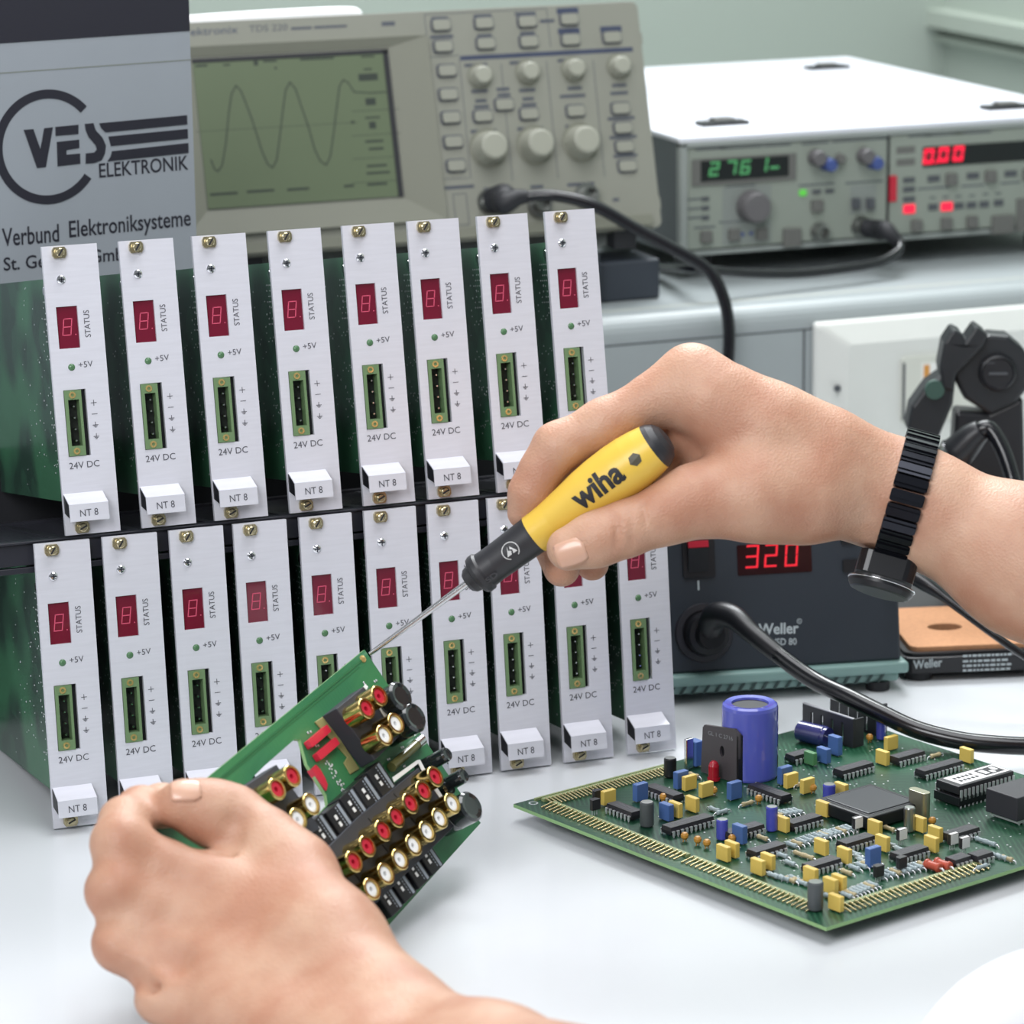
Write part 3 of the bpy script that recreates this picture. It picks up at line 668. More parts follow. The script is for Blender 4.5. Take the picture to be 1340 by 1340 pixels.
rect(g1, 'attenuator_field', i2, 120, 600, 300, 800, 0, .2, MATS['panel_field'])
for x in (155, 255): rect(g1, 'push_button', i2, x-25, 690, x+25, 765, 0, 3, GREYD, .5)
a, b = FI.loc(*i2(195, 890)); m = MB(); m.lathe(FI.pt(a, b, 0), FI.ez, [(0, 6.8), (1, 6.6), (1, 4.5), (6, 4.3), (6, 0)], 18); m.build('bnc_socket', MATS['bnc_steel'], g1)
# meter side
rect(g2, 'display', i2, 635, 300, 1700, 440, 0, .6, GLASSK)
m = MB(); PF = FI.shifted(.6)
for ch, x, y in (('0', 672, 400), ('0', 775, 388), ('0', 880, 380)):
    a, b = PF.loc(*i2(x, y)); seven(m, ch, PF, a-4.2, b-4.7, 7.2, 9.4, 2.1, .12)
a, b = PF.loc(*i2(722, 440)); m.pbox(PF, a-.8, a+.8, b-.8, b+.8, 0, .12); m.build('readout', ERED, g2)
rect(g2, 'red_latch', i2, 392, 535, 440, 715, 0, 1.5, REDP)
for x, y in ((510, 355), (510, 440)): rect(g2, 'label_field', i2, x-65, y-25, x+65, y+25, 0, .15, GREYM)
for y in (565, 630, 700): rect(g2, 'indicator', i2, 492, y-18, 572, y+18, 0, .6, GREYD)
rect(g2, 'red_light', i2, 494, 738, 572, 798, 0, .8, ERED)
for x, y in ((700, 755), (882, 745), (970, 740), (1060, 735), (1160, 725)): rect(g2, 'indicator', i2, x-32, y-22, x+32, y+22, 0, .6, GREYD)
rect(g2, 'red_light', i2, 758, 722, 835, 780, 0, .8, ERED)
for x, y in ((705, 555), (980, 535), (1245, 520)): rect(g2, 'indicator', i2, x-42, y-22, x+42, y+22, 0, .6, GREYD)
for x, y in ((825, 560), (1100, 540), (1365, 525), (580, 885), (790, 870), (970, 860)): rect(g2, 'push_button', i2, x-36, y-42, x+36, y+42, 0, 3, GREYM, .5)
rect(g2, 'carry_latch', i2, 1110, 810, 1260, 940, 0, 2.5, GREYM, .5); rect(g2, 'input_field', i2, 1285, 690, 1500, 920, 0, 1, GREYM)
m = MB()
def ib(f, x, y, w):
    a, b = FI.loc(*f(x, y)); m.pbox(FI, a-w/2, a+w/2, b-.5, b+.5, .02, .12)
for x, y, w in ((480, 240, 20), (700, 230, 28), (950, 215, 18), (345, 595, 16), (355, 660, 12), (358, 725, 12), (440, 790, 14), (690, 500, 20), (625, 750, 16), (1225, 490, 24), (1215, 200, 18)): ib(i1, x, y, w)
for x, y, w in ((190, 285, 38), (220, 580, 26)): ib(i2, x, y, w)
m.build('panel_print', PRINT, g1)
m = MB()
for x, y, w in ((610, 255, 16), (780, 248, 26), (980, 235, 26), (705, 622, 22), (980, 605, 16), (1245, 585, 14), (700, 690, 4), (790, 685, 4), (880, 680, 4), (975, 675, 4), (1070, 665, 4), (1160, 660, 4)): ib(i2, x, y, w)
m.build('panel_print', PRINT, g2)
# cables behind
CAB = mat('black_cable_rubber', '131419', .22)
def pts(*q): return [ony(u, v, y) for u, v, y in q]
c1 = thing('probe_cable', 'black cable looping from the oscilloscope socket over to the console edge', 'cable', ony(690, 258, 380))
m = MB(); m.tube(pts((690, 257, 382), (725, 256, 375), (775, 268, 368), (830, 298, 360), (880, 325, 352), (925, 352, 346), (945, 385, 341), (954, 430, 339), (952, 490, 338), (949, 570, 338)), [3.4, 3.4, 3.6, 3.6, 3.6, 3.6, 3.6, 3.6, 3.6, 3.6], 12); m.build('cord', CAB, c1)
m = MB(); a, b = OS.loc(*s2(395, 1045)); m.tube([OS.pt(a, b, 5), OS.pt(a+4, b+1, 14)]+pts((660, 266, 384), (676, 259, 383), (692, 257, 382)), [7.5, 7.8, 6.5, 5.2, 3.4], 12); m.build('plug', BLACKM, c1)
c2 = thing('generator_cable', 'black cable drooping from the function generator socket onto the console top', 'cable', ony(1145, 300, 420))
m = MB(); m.tube(pts((1176, 316, 418), (1176, 328, 412), (1150, 343, 405), (1100, 352, 398), (1040, 358, 394), (970, 357, 390), (910, 352, 388))+[np.array([q[0], q[1], CZ+6.0]) for q in (onz(850, 350, CZ+6), onz(800, 352, CZ+6), onz(740, 352, CZ+6))], 3.0, 12); m.build('cord', CAB, c2)
m = MB(); a, b = FI.loc(*i2(195, 890)); m.tube([FI.pt(a, b, 5), FI.pt(a+6, b-1, 14)]+pts((1160, 302, 424), (1176, 317, 418)), [5.5, 6.5, 5.6, 3.2], 12); m.build('plug', BLACKM, c2)
# ================================================================== soldering station
STB = mat('slate_blue_station_plastic', '2c333c', .42, noise=.05)
TEAL = mat('teal_station_plastic', '7f9f9b', .4)
SILV = mat('silver_print', 'b8c2c6', .5)
sx = np.array([.983, -.184, 0]); sb = np.array([.184, .983, 0]); la = math.radians(11)
o = np.array([447.0, 47.6, 15.5])
ST = Plane(o, sx, sb*math.sin(la)+np.array([0, 0, math.cos(la)]))
stn = thing('soldering_station', 'dark slate soldering station with red 320 readout and teal base, half behind the forearm', 'soldering station', (385, 110, 0))
Wst = 134
m = MB(); pr = []
hh = 92
A4 = [ST.pt(0, 0), ST.pt(0, hh), ST.pt(0, hh)+sb*95, ST.pt(0, 0)+sb*118]
B4 = [q-sx*Wst for q in A4]
m.add(A4+B4, [(0, 1, 2, 3), (7, 6, 5, 4), (0, 4, 5, 1), (1, 5, 6, 2), (2, 6, 7, 3), (3, 7, 4, 0)]); body = m.build('housing', STB, stn, bevel=1.5)
PBs = Plane(np.array([447, 47.6, 0])-sb*4+sx*3, sx, sb)      # flat plane of the base, ez up
m = MB(); m.pbox(PBs, -Wst-6, 0, 0, 126, 9.5, 15.5); m.pbox(PBs, -Wst-2, -4, 4, 120, 4.5, 9.6); m.build('base', TEAL, stn, bevel=1.8, seg=3)
m = MB()
for k in range(20):
    a = -Wst+4+k*6; m.prism(Plane(PBs.pt(0, 3.6, 4.8), sx, (0, 0, 1)), [(a, 0), (a+1.6, 0), (a+4.4, 4.4), (a+2.8, 4.4)], 0, .6)
m.build('base_vents', mat('vent_dark_teal', '3c4f4f', .6), stn)
m = MB()
for a in (-Wst+6, -14):
    for b in (8, 104): m.cyl(PBs.pt(a, b, 0.1), PBs.pt(a, b, 4.8), 6, n=14)
m.build('rubber_foot', BLACKM, stn)
def c7(x, y): return (870+x/4.1875, 680+y/4.1875)
a0, b0 = ST.loc(*c7(400, 308)); a1, b1 = ST.loc(*c7(800, 118))
m = MB(); m.prism(ST, rrect(a0, b0, a1, b1, .8), -.2, .35); m.build('display', mat('dark_red_window', '24060f', .15), stn)
P2 = ST.shifted(.35); m = MB()
for ch, x, y in (('3', 440, 268), ('2', 543, 262), ('0', 655, 258)):
    a, b = P2.loc(*c7(x, y)); seven(m, ch, P2, a, b, 6.6, 11.6, 1.05, .1)
m.build('readout', mat('red_digit_light', '90101c', .4, emit='ff2a3c', es=.7), stn)
a0, b0 = ST.loc(*c7(100, 322)); a1, b1 = ST.loc(*c7(268, 100)); m = MB(); m.prism(ST, rrect(a0, b0, a1, b1, 1.5), 0, 1.2); sw = m.build('switch_frame', BLACK, stn, bevel=.3)
a0, b0 = ST.loc(*c7(125, 290)); a1, b1 = ST.loc(*c7(228, 118)); m = MB()
m.add([ST.pt(a0, b0, 1.2), ST.pt(a1, b0, 1.2), ST.pt(a1, b1, 1.2), ST.pt(a0, b1, 1.2), ST.pt(a0, b0, 1.6), ST.pt(a1, b0, 1.6), ST.pt(a1, b1-3, 4.2), ST.pt(a0, b1-3, 4.2)], [(4, 5, 6, 7), (0, 1, 5, 4), (1, 2, 6, 5), (2, 3, 7, 6), (3, 0, 4, 7)])
m.build('rocker', BLACK, sw)
m = MB(); m.pbox(ST, a0, a1, b1-2.6, b1+.6, 1.2, 4.3); m.build('red_marker', REDP, sw)
m = MB(); a, b = ST.loc(*c7(184, 360)); m.pbox(ST, a-.45, a+.45, b-2.4, b+2.4, .05, .2); m.build('switch_mark', SILV, stn); m = MB()
text_px(m, 'Weller', ST, c7(512, 632), c7(733, 624), c7(512, 570), bold=.022)
text_px(m, 'WSD 80', ST, c7(562, 690), c7(722, 686), c7(562, 652), bold=.012)
a, b = ST.loc(*c7(737, 556)); m.prism(ST, disc(ST, (a, b), 1.3, 16), .05, .15, holes=[disc(ST, (a, b), 1.0, 16)]); text(m, 'R', ST, (a-.4, b-.6), (a+.4, b-.6), 1.2)
m.build('lettering', SILV, stn)
for x0_, y0_, x1_, y1_ in ((975, 290, 1060, 215), (965, 138, 1050, 60)):
    a0, b0 = ST.loc(*c7(x0_, y0_)); a1, b1 = ST.loc(*c7(x1_, y1_)); m = MB(); m.prism(ST, rrect(a0, b0, a1, b1, 1), 0, 1.2); m.build('push_button', BLACK, stn)
a, b = ST.loc(*c7(215, 620)); m = MB(); m.lathe(ST.pt(a, b, 0), ST.ez, [(0, 15), (1.2, 14.5), (1.6, 11.6), (.4, 11.4), (.4, 0)], 28); m.build('socket_recess', mat('station_socket_black', '26262d', .45), stn)
# plug and cord of the station
scb = thing('black_cable', 'thick black cord from the soldering station plug sweeping past the heatsinks to the right', 'cable', ST.pt(a, b, 10))
m = MB(); p0 = ST.pt(a, b, .8); m.lathe(p0, ST.ez, [(0, 10.8), (8, 10.8), (10.5, 10), (11, 7.5), (11, 0)], 26); m.lathe(ST.pt(a, b, 11), ST.ez, [(0, 7.5), (7, 6.6), (7, 0)], 20); pg = m.build('plug', BLACK, scb)
m = MB(); q = ST.pt(a, b, 10)
m.tube([q, at(936, 806, 1683), at(960, 808, 1672), at(985, 830, 1662), at(1020, 858, 1652)], [6.4, 6.6, 6.0, 4.8, 4.2], 14); m.build('strain_relief', BLACK, scb)
m = MB(); m.tube([at(975, 820, 1667), at(1020, 858, 1652), at(1065, 890, 1640), at(1110, 912, 1626), at(1150, 932, 1616), at(1200, 955, 1606), at(1255, 969, 1600), at(1310, 975, 1597), at(1380, 978, 1596), at(1500, 985, 1590)], 4.3, 14); m.build('cord', CAB, scb)
# ================================================================== iron stand with sponge
tx = np.array([.966, -.259, 0]); tb = np.array([.259, .966, 0])
q = onz(1190, 851, 16); TB = Plane(np.array([q[0], q[1], 0])-tx*4, tx, tb)
std = thing('soldering_iron_stand', 'black soldering iron stand with white print and swivel iron holder', 'soldering iron stand', TB.pt(45, 60, 0))
m = MB(); m.prism(TB, rrect(0, -3, 150, 175, 8), 4, 12.5); m.build('base', BLACK, std, bevel=1.2)
m = MB()
for a in (10, 105, 140):
    for b in (5, 160): m.cyl(TB.pt(a, b, .1), TB.pt(a, b, 4.2), 7, n=14)
m.build('rubber_foot', BLACKM, std)
FT = Plane(TB.pt(0, -3, 0), tx, (0, 0, 1))
m = MB(); text_px(m, 'Weller', FT, (1195, 876), (1233, 872), (1195, 864.5), lift=.1, bold=.02); m.build('lettering', SILV, std); m = MB()
for v, l in ((859, 62), (866, 58), (872, 66), (878, 60)):
    a, b = FT.loc(1260, v-.5); x = 0
    while x < l*.38:
        w = RNG.uniform(1.0, 3.2); m.pbox(FT, a+x, a+x+w, b-.55, b+.55, 0, .12); x += w+.7
m.build('warning_lettering', SILV, std)
m = MB(); m.prism(TB, rrect(2, 0, 108, 82, 6), 12.4, 14.2, holes=[rrect(5, 3, 105, 79, 5)]); m.build('sponge_tray', BLACK, std)
spg = thing('cleaning_sponge', 'flat tan cleaning sponge with an oval hole on the black stand', 'sponge', TB.pt(55, 40, 12.5))
a, b = TB.loc(1236, 820, 16.5); m = MB(); m.prism(TB, rrect(5.6, 3.6, 104, 78.5, 5), 12.6, 16.5, holes=[[(a+9*math.cos(t), b+6.5*math.sin(t)) for t in [2*math.pi*i/24 for i in range(24)]]])
m.build('sponge_pad', mat('tan_sponge', 'cf9870', .85, noise=.25, nscale=500, bump=.5, bscale=900), spg, bevel=.6)
# swivel holder
HO = Plane(at(1290, 487, 1850), (.93, -.36, 0), (0, 0, 1))
HM = mat('graphite_holder_plastic', '1f2226', .42, noise=.06)
def hp(*l): return [HO.loc(u, v) for u, v in l]
m = MB(); m.prism(HO, hp((1240, 478), (1243, 458), (1296, 438), (1320, 440), (1342, 458), (1352, 500), (1330, 528), (1296, 544), (1262, 522)), -18, 0); hb = m.build('swivel_head', HM, std, bevel=2.2)
a, b = HO.loc(1305, 487); m = MB(); m.lathe(HO.pt(a, b, 0), HO.ez, [(0, 10.3), (3.5, 9.8), (4.2, 8.6), (3.2, 8.0), (3.4, 0)], 28); kb = m.build('clamp_knob', BLACK, hb)
m = MB(); m.pbox(HO, a-5, a+5, b-.7, b+.7, 3.3, 4.4); m.pbox(HO, a-8.6, a-2, b+5.4, b+6.1, 3.3, 3.7); m.build('knob_rib', GREYD, kb)
m = MB(); m.prism(HO, hp((1228, 478), (1234, 446), (1246, 428), (1258, 434), (1262, 444), (1276, 424), (1292, 436), (1284, 452), (1250, 486), (1246, 510), (1232, 506)), -14, 6); m.build('clamp_jaw', HM, std, bevel=1.5)
m = MB(); m.prism(HO, hp((1186, 560), (1192, 530), (1212, 502), (1232, 488), (1250, 492), (1246, 528), (1228, 570), (1206, 585)), -16, 4); m.build('support_arm', HM, std, bevel=2)
zz = HO.o[2]-13
m = MB(); m.prism(HO, [HO.loc(1252, 540), HO.loc(1296, 543), HO.loc(1340, 522), (26, 12.4-HO.o[2]), (-20, 12.4-HO.o[2])], -22, -3); m.build('pillar', BLACK, std, bevel=2)
m = MB(); a, b = HO.loc(1222, 508); m.lathe(HO.pt(a, b, 3), HO.ez, [(0, 5.5), (2.2, 5.2), (2.2, 0)], 14); m.build('green_button', mat('green_button_plastic', '3b564e', .4), std)
ir = thing('soldering_iron', 'black soldering iron with a silver ring lying in the holder above the wrist', 'soldering iron', at(1262, 580, 1800))
m = MB(); m.tube([at(1222, 622, 1812), at(1240, 603, 1808), at(1255, 590, 1804), at(1272, 572, 1800), at(1285, 562, 1797)], [8.5, 8.8, 9.0, 7.5, 5.5], 16); m.build('handle', BLACK, ir)
m = MB(); m.tube([at(1246, 597.5, 1806.4), at(1250, 594, 1805.4)], [9.6, 9.6], 18, sub=2); m.build('silver_ring', CHROME, ir)
m = MB(); m.tube([at(1276, 568, 1799), at(1286, 561, 1797), at(1296, 562, 1796), at(1308, 580, 1794), at(1318, 604, 1792), at(1327, 636, 1790), at(1340, 690, 1785), at(1352, 740, 1780)], [5, 4.6, 4.4, 4.2, 4.1, 4, 4, 4], 12); m.build('cord', CAB, ir)
cd = thing('thin_cord', 'thin black cord slanting over the tan sponge towards the right', 'cable', at(1215, 770, 1700))
m = MB(); m.tube([ST.pt(-7, 50, -3), at(1183, 748, 1708), at(1212, 765, 1700), at(1235, 781, 1695), at(1265, 804, 1690), at(1300, 830, 1684), at(1340, 858, 1680), at(1400, 895, 1676), onz(1470, 925, 2.3), onz(1600, 950, 2.3)], [4.2, 4.2, 3.8, 2.4, 2.0, 2.0, 2.0, 2.0, 2.0, 2.0], 10); m.build('cord', CAB, cd)

# ================================================================== big circuit board lying on the bench
ZB = 8.0
PB = Plane(onz(672, 1052, ZB), (.955, .297, 0), (-.297, .955, 0))
BW, BD = 204.0, 203.0
brd = thing('control_circuit_board', 'large green circuit board with blue capacitor lying on the white bench', 'circuit board', PB.pt(BW/2, -BD/2, -ZB))
m = MB(); m.pbox(PB, 0, BW, -BD, 0, -1.6, 0); m.build('board_substrate', [PCBT, PCBE], brd)
for p in bpy.data.objects['board_substrate'].data.polygons:
    if abs(p.normal.z) < .5: p.material_index = 1
for a, b in ((22, -22), (184, -22), (22, -178), (180, -178)):
    m = MB(); m.cyl(PB.pt(a, b, -7.9), PB.pt(a, b, -1.6), 2.6, n=8); m.build('standoff', mat('nylon_white', 'd0d2cc', .5), brd)
ICM = mat('ic_black_epoxy', '26252a', .45); ICT = mat('ic_print', '8d8f94', .6)
YEL = mat('yellow_film_capacitor', 'e0c264', .45); BLU = mat('blue_film_capacitor', '4a6aa6', .45); BLC = mat('blue_capacitor_sleeve', '4a50b4', .25, coat=.5)
TAN = mat('tantalum_orange', 'c08a3a', .4); SLV = mat('silver_can', 'aeb0ae', .28, .9); GRC = mat('grey_capacitor_sleeve', '4a4f52', .35)
WHT = mat('white_print', 'e6e6e6', .6); STRIP = mat('olive_header_strip', '8d9a6c', .5)
def frame(u, v, h, ax):
    a, b = PB.loc(u, v, h); o = PB.pt(a, b, 0)
    return Plane(o, PB.ex, PB.ey) if ax == 'a' else Plane(o, PB.ey, -PB.ex)
def dip(u, v, ax, n, w=6.6, lift=0.0, label=None, lines=True):
    P = frame(u, v, 4.2+lift, ax); L = n/2*2.54-.3
    m = MB(); z0 = 1.0+lift
    tp = [(-L/2+.3, -w/2+.4), (L/2-.3, -w/2+.4), (L/2-.3, w/2-.4), (-L/2+.3, w/2-.4)]
    mid = [(-L/2, -w/2), (L/2, -w/2), (L/2, w/2), (-L/2, w/2)]
    rings = [[P.pt(a, b, z0) for a, b in tp], [P.pt(a, b, z0+1.6) for a, b in mid], [P.pt(a, b, z0+3.4) for a, b in tp]]
    vs = sum(rings, []); fs = [(3, 2, 1, 0), (8, 9, 10, 11)]+[(r*4+i, r*4+(i+1) % 4, r*4+4+(i+1) % 4, r*4+4+i) for r in (0, 1) for i in range(4)]
    m.add(vs, fs); ic = m.build('integrated_circuit', ICM, brd)
    m = MB()
    for s in (-1, 1):
        for k in range(n//2):
            x = -L/2+1.12+k*2.54; e = s*w/2
            m.pbox(P, x-.65, x+.65, min(e, e+s*.9), max(e, e+s*.9), z0+1.3, z0+1.75); m.pbox(P, x-.6, x+.6, min(e+s*.5, e+s*.9), max(e+s*.5, e+s*.9), z0-.3, z0+1.4); m.pbox(P, x-.28, x+.28, min(e+s*.5, e+s*.85), max(e+s*.5, e+s*.85), 0, z0)
    m.build('lead_row', SOLDER, ic)
    m = MB(); r = random.Random(int(u*7+v)); 
    for row in ((-.9, 1.0) if lines else ()):
        x = -L*.32
        while x < L*.3:
            ww = r.uniform(.6, 1.3); m.pbox(P, x, x+ww, row-.45, row+.45, z0+3.38, z0+3.44); x += ww+.35
    m.prism(P, disc(P, (-L/2+1.4, 0), .7, 12), z0+3.3, z0+3.45)
    m.build('ic_marking', INKG, ic)
    return ic
for u, v, ax, n in ((869, 1033.5, 'b', 16), (817, 1056, 'b', 14), (900, 1074, 'a', 20), (972, 1083, 'a', 16), (1007, 1033, 'b', 18), (1117, 1002, 'a', 16), (1187, 986, 'a', 14), (1229, 1001, 'a', 20),
                    (1051, 1071, 'a', 14), (1003, 1108, 'a', 14), (1120, 1097, 'a', 14), (1075, 1127, 'a', 14), (1190, 1112, 'a', 14), (1257, 1086, 'a', 14), (1254, 1121, 'a', 8), (1283, 1116, 'a', 8), (1046, 985, 'a', 10)): dip(u, v, ax, n)
# socketed chip with paper label
P = frame(1276, 1016, 9.5, 'a')
m = MB(); m.pbox(P, -18, 18, -8, 8, 1, 5.2); sk = m.build('chip_socket', BLACK, brd, bevel=.4)
m = MB(); m.pbox(P, -17.5, 17.5, -7.2, 7.2, 6.2, 10.2); ic = m.build('labelled_memory_chip', ICM, brd, bevel=.5)
m = MB()
for s in (-1, 1):
    for k in range(14): x = -16.5+k*2.54; m.pbox(P, x-.6, x+.6, s*7.7-.3, s*7.7+.3, 3.5, 8.4); m.pbox(P, x-.28, x+.28, s*7.6-.3, s*7.6+.3, 0, 1.2)
m.build('lead_row', SOLDER, ic)
m = MB(); m.pbox(P, -14.5, 16.5, -5.6, 5.6, 10.2, 10.35); lb = m.build('paper_label', WHT, ic)
m = MB(); x = -12
for row in (1.8, -2.2):
    x = -12
    for k in range(5): m.pbox(P, x, x+1.6, row-1, row+1, 10.35, 10.4); x += 2.5
m.pbox(P, 3, 15, -4, 4, 10.35, 10.4); m.build('label_print', INK, lb)
m = MB(); m.pbox(P, 4.2, 7, -2.6, 2.6, 10.4, 10.45); m.pbox(P, 8.4, 10.6, -3, 0, 10.4, 10.45); m.pbox(P, 11.4, 13.8, -1, 3, 10.4, 10.45); m.build('label_print', WHT, lb)
# black battery module, right
P = frame(1352, 1030, 12, 'a'); m = MB(); m.pbox(P, -20, 20, -9.5, 9.5, 2.6, 13.5); md = m.build('black_module', mat('module_black', '33333a', .55), brd, bevel=.5)
m = MB()
for s in (-1, 1):
    for k in range(14): x = -16.5+k*2.54; m.pbox(P, x-.3, x+.3, s*7.6-.3, s*7.6+.3, 0, 2.8)
m.pbox(P, -18, 18, -8.5, 8.5, 1, 2.6); m.build('module_leads', SOLDER, md)
# large square chip in its carrier
P = frame(1138, 1050, 6, 'a'); m = MB(); m.pbox(P, -17, 17, -17, 17, 1, 7); pl = m.build('square_chip_socket', BLACK, brd, bevel=.8)
m = MB(); m.pbox(P, -13.6, 13.6, -13.6, 13.6, 6.6, 7.5); m.build('square_chip', mat('chip_dark_grey', '3d3f45', .35), pl, bevel=.4)
m = MB()
for k in range(20):
    x = -12+k*1.27
    for s in (-1, 1): m.pbox(P, x-.25, x+.25, s*14.6-.5, s*14.6+.5, 6.9, 7.15); m.pbox(P, s*14.6-.5, s*14.6+.5, x-.25, x+.25, 6.9, 7.15)
m.build('contact_row', GREYD, pl)
# box capacitors
def boxcap(u, v, ax, mm, name, w=7.2, d=2.6, h=6.6):
    P = frame(u, v, h/2+.4, ax); m = MB(); m.pbox(P, -w/2, w/2, -d/2, d/2, .5, h+.5); c = m.build(name, mm, brd, bevel=.35)
    m = MB(); m.cyl(P.pt(-w*.35, 0, 0), P.pt(-w*.35, 0, .7), .3, n=5); m.cyl(P.pt(w*.35, 0, 0), P.pt(w*.35, 0, .7), .3, n=5); m.build('lead', SOLDER, c)
for u, v, ax in ((796, 1043, 'a'), (902, 1024, 'a'), (924, 1033, 'a'), (906, 1052, 'b'), (884, 1059, 'b'), (947, 1116, 'b'), (958, 1111, 'b'), (992, 1134, 'b'), (1005, 1127, 'b'), (1035, 1021, 'a'), (1056.5, 1028, 'a'), (1077, 1058, 'b'), (1024, 1078, 'b'), (1155, 991, 'b'), (1166, 972, 'a'),
                 (1265, 988, 'b'), (1203, 1078, 'b'), (1224, 1091, 'b'), (1219, 1104, 'b'), (1145, 1083, 'b'), (1155, 1103, 'b'), (1075, 1108, 'b'), (1105, 1119, 'b'), (1061, 1145, 'b'), (1087, 1159, 'b'), (1098, 1155, 'b'), (1094, 1181, 'b'), (1101, 1034, 'b')): boxcap(u, v, ax, YEL, 'yellow_capacitor')
for u, v, ax, h in ((838, 1036, 'a', 8), (872, 1062, 'b', 7.5), (891, 1020, 'a', 8), (961, 1034, 'a', 8), (968, 1091, 'b', 8), (1027, 1014, 'a', 8), (1078, 988, 'b', 7), (1142.5, 1121, 'a', 8.6), (1093, 975, 'b', 9)): boxcap(u, v, ax, BLU, 'blue_capacitor', 6.8, 3.2, h)
boxcap(1060.6, 992, 'b', mat('green_film', '53885a', .4), 'green_capacitor', 6.5, 2.6, 6)
def can(u, v, r, h, mm, name, top=None):
    P = frame(u, v, h/2, 'a'); m = MB(); m.lathe(P.pt(0, 0, .5), P.ez, [(0, r*.9), (.5, r), (h-.6, r), (h, r*.85)], 20); c = m.build(name, mm, brd)
    m = MB(); m.lathe(P.pt(0, 0, .5+h), P.ez, [(0, r*.86), (.05, 0)], 20); m.build('can_top', top or SLV, c); return P, c
for u, v, r, h, mm in ((877, 1005, 2.9, 9, BLACK), (846.5, 1066, 3.1, 11, GRC), (1009.5, 1002, 3.0, 10.5, BLACK), (1067, 1173, 3.3, 12, GRC), (1190, 1073, 2.5, 11, SLV), (1085, 1039, 2.9, 8.5, BLC), (1010, 1072, 2.6, 11, BLC), (945, 1086, 2.6, 9, BLC), (1153, 952, 2.3, 12, BLC)): can(u, v, r, h, mm, 'electrolytic_capacitor')
# the big blue capacitor
P = frame(981, 1001, 5, 'a'); Rb = 12.9
m = MB(); m.lathe(P.pt(0, 0, .3), P.ez, [(0, Rb*.97), (1, Rb), (32.5, Rb), (34, Rb*.97), (34.8, Rb*.88), (34.4, Rb*.66), (33.4, Rb*.64)], 48); bc = m.build('large_blue_capacitor', mat('violet_blue_sleeve', '5a62c4', .22, coat=.6), brd)
m = MB(); m.lathe(P.pt(0, 0, 33.6), P.ez, [(0, Rb*.66), (.1, 0)], 40); m.build('can_top', mat('can_top_black', '1d1e22', .5), bc)
m = MB()
CP = -math.pi/2+.75
for row, w in ((24, 4), (22.6, 3), (15, 3)):
    vs = []
    for i in range(5):
        t = CP-.1+i*.06*w/4*1.6; vs += [P.pt(Rb*1.003*math.cos(t), Rb*1.003*math.sin(t), row-.4), P.pt(Rb*1.003*math.cos(t), Rb*1.003*math.sin(t), row+.4)]
    m.add(vs, [(2*i, 2*i+2, 2*i+3, 2*i+1) for i in range(4)])
m.build('sleeve_print', NAVY, bc)
# transistor on a black cooling plate
P = frame(936, 1012, 2, 'b'); P = Plane(P.o+PB.ey*4, -PB.ey, (0, 0, 1))
P = Plane(onz(917, 1011, ZB), nrm(onz(965, 1027, ZB)-onz(917, 1011, ZB)), (0, 0, 1))
wd = np.linalg.norm(onz(965, 1027, ZB)-onz(917, 1011, ZB))
m = MB(); m.prism(P, [(0, .5), (wd, .5), (wd+1.2, 24), (wd-2, 26), (2.4, 23.5), (1.2, 22)], -1.2, 0, holes=[[(wd*.58+1.5*math.cos(t), 13.5+2.6*math.sin(t)) for t in [2*math.pi*i/16 for i in range(16)]]]); hs = m.build('cooling_plate', mat('plate_black_anodised', '4c484c', .5), brd)
m = MB(); text(m, 'GL 1 C 2716', P, (5, 19.4), (wd-3, 20.2), 1.9); m.build('plate_print', ICT, hs)
m = MB(); m.pbox(P, wd-.6, wd+.6, .5, 23, -4, 0); m.build('plate_fin', BLACK, hs)
m = MB(); m.pbox(P, wd*.2, wd*.7, 6, 20, -4, -1.3); m.build('power_transistor', BLACK, brd)
Pn = frame(902, 985, 8, 'a'); m = MB(); m.pbox(Pn, -2.5, 2, -1, 1, .5, 15); sp_ = m.build('spring_clip', CHROME, brd, bevel=.5); m = MB(); m.pbox(Pn, 2.2, 7, -2, 4, 1, 13); m.build('blue_power_capacitor', BLU, brd, bevel=.5)
m = MB(); Pn = frame(934, 1012, 4, 'a'); m.lathe(Pn.pt(0, 0, 1), Pn.ez, [(0, 3.0), (1, 3.0), (1, 2.5), (6.6, 2.5), (8.2, 1.9), (9, .9), (9.1, 0)], 18); m.build('red_led', mat('red_led_plastic', 'a80f28', .2, coat=.5), brd)
# comb heatsinks and the lying capacitor
HSM = mat('heatsink_black', '2d2e34', .4)
for (u0, v0), (u1, v1), hgt in (((1050, 958), (1116, 980), 14.5), ((1086, 942), (1146, 964), 15.5)):
    p0 = onz(u0, v0, ZB); p1 = onz(u1, v1, ZB); P = Plane(p0, p1-p0, (0, 0, 1)); w = np.linalg.norm(p1-p0)
    slots = [(w*f, w*f+1.6) for f in (.16, .36, .56, .76)]
    m = MB(); x = 0
    poly = [(0, .4), (w, .4), (w, hgt), (0, hgt)]
    m.prism(P, poly, -1.2, 0, holes=[[(s0, 1.5), (s1, 1.5), (s1, hgt*.78), (s0, hgt*.78)] for s0, s1 in slots]); hk = m.build('comb_heatsink', HSM, brd)
    m = MB(); m.pbox(P, 0, w, hgt-.3, hgt+.2, -1.3, .1); m.build('heatsink_edge', ALUE, hk)
    m = MB(); m.pbox(P, w-1, w, .4, hgt-.4, -7, -1.3); m.build('heatsink_side', HSM, hk)
q0 = PB.pt(*PB.loc(1046, 957, 5), 5.4); q1 = PB.pt(*PB.loc(1084, 966, 5), 5.4)
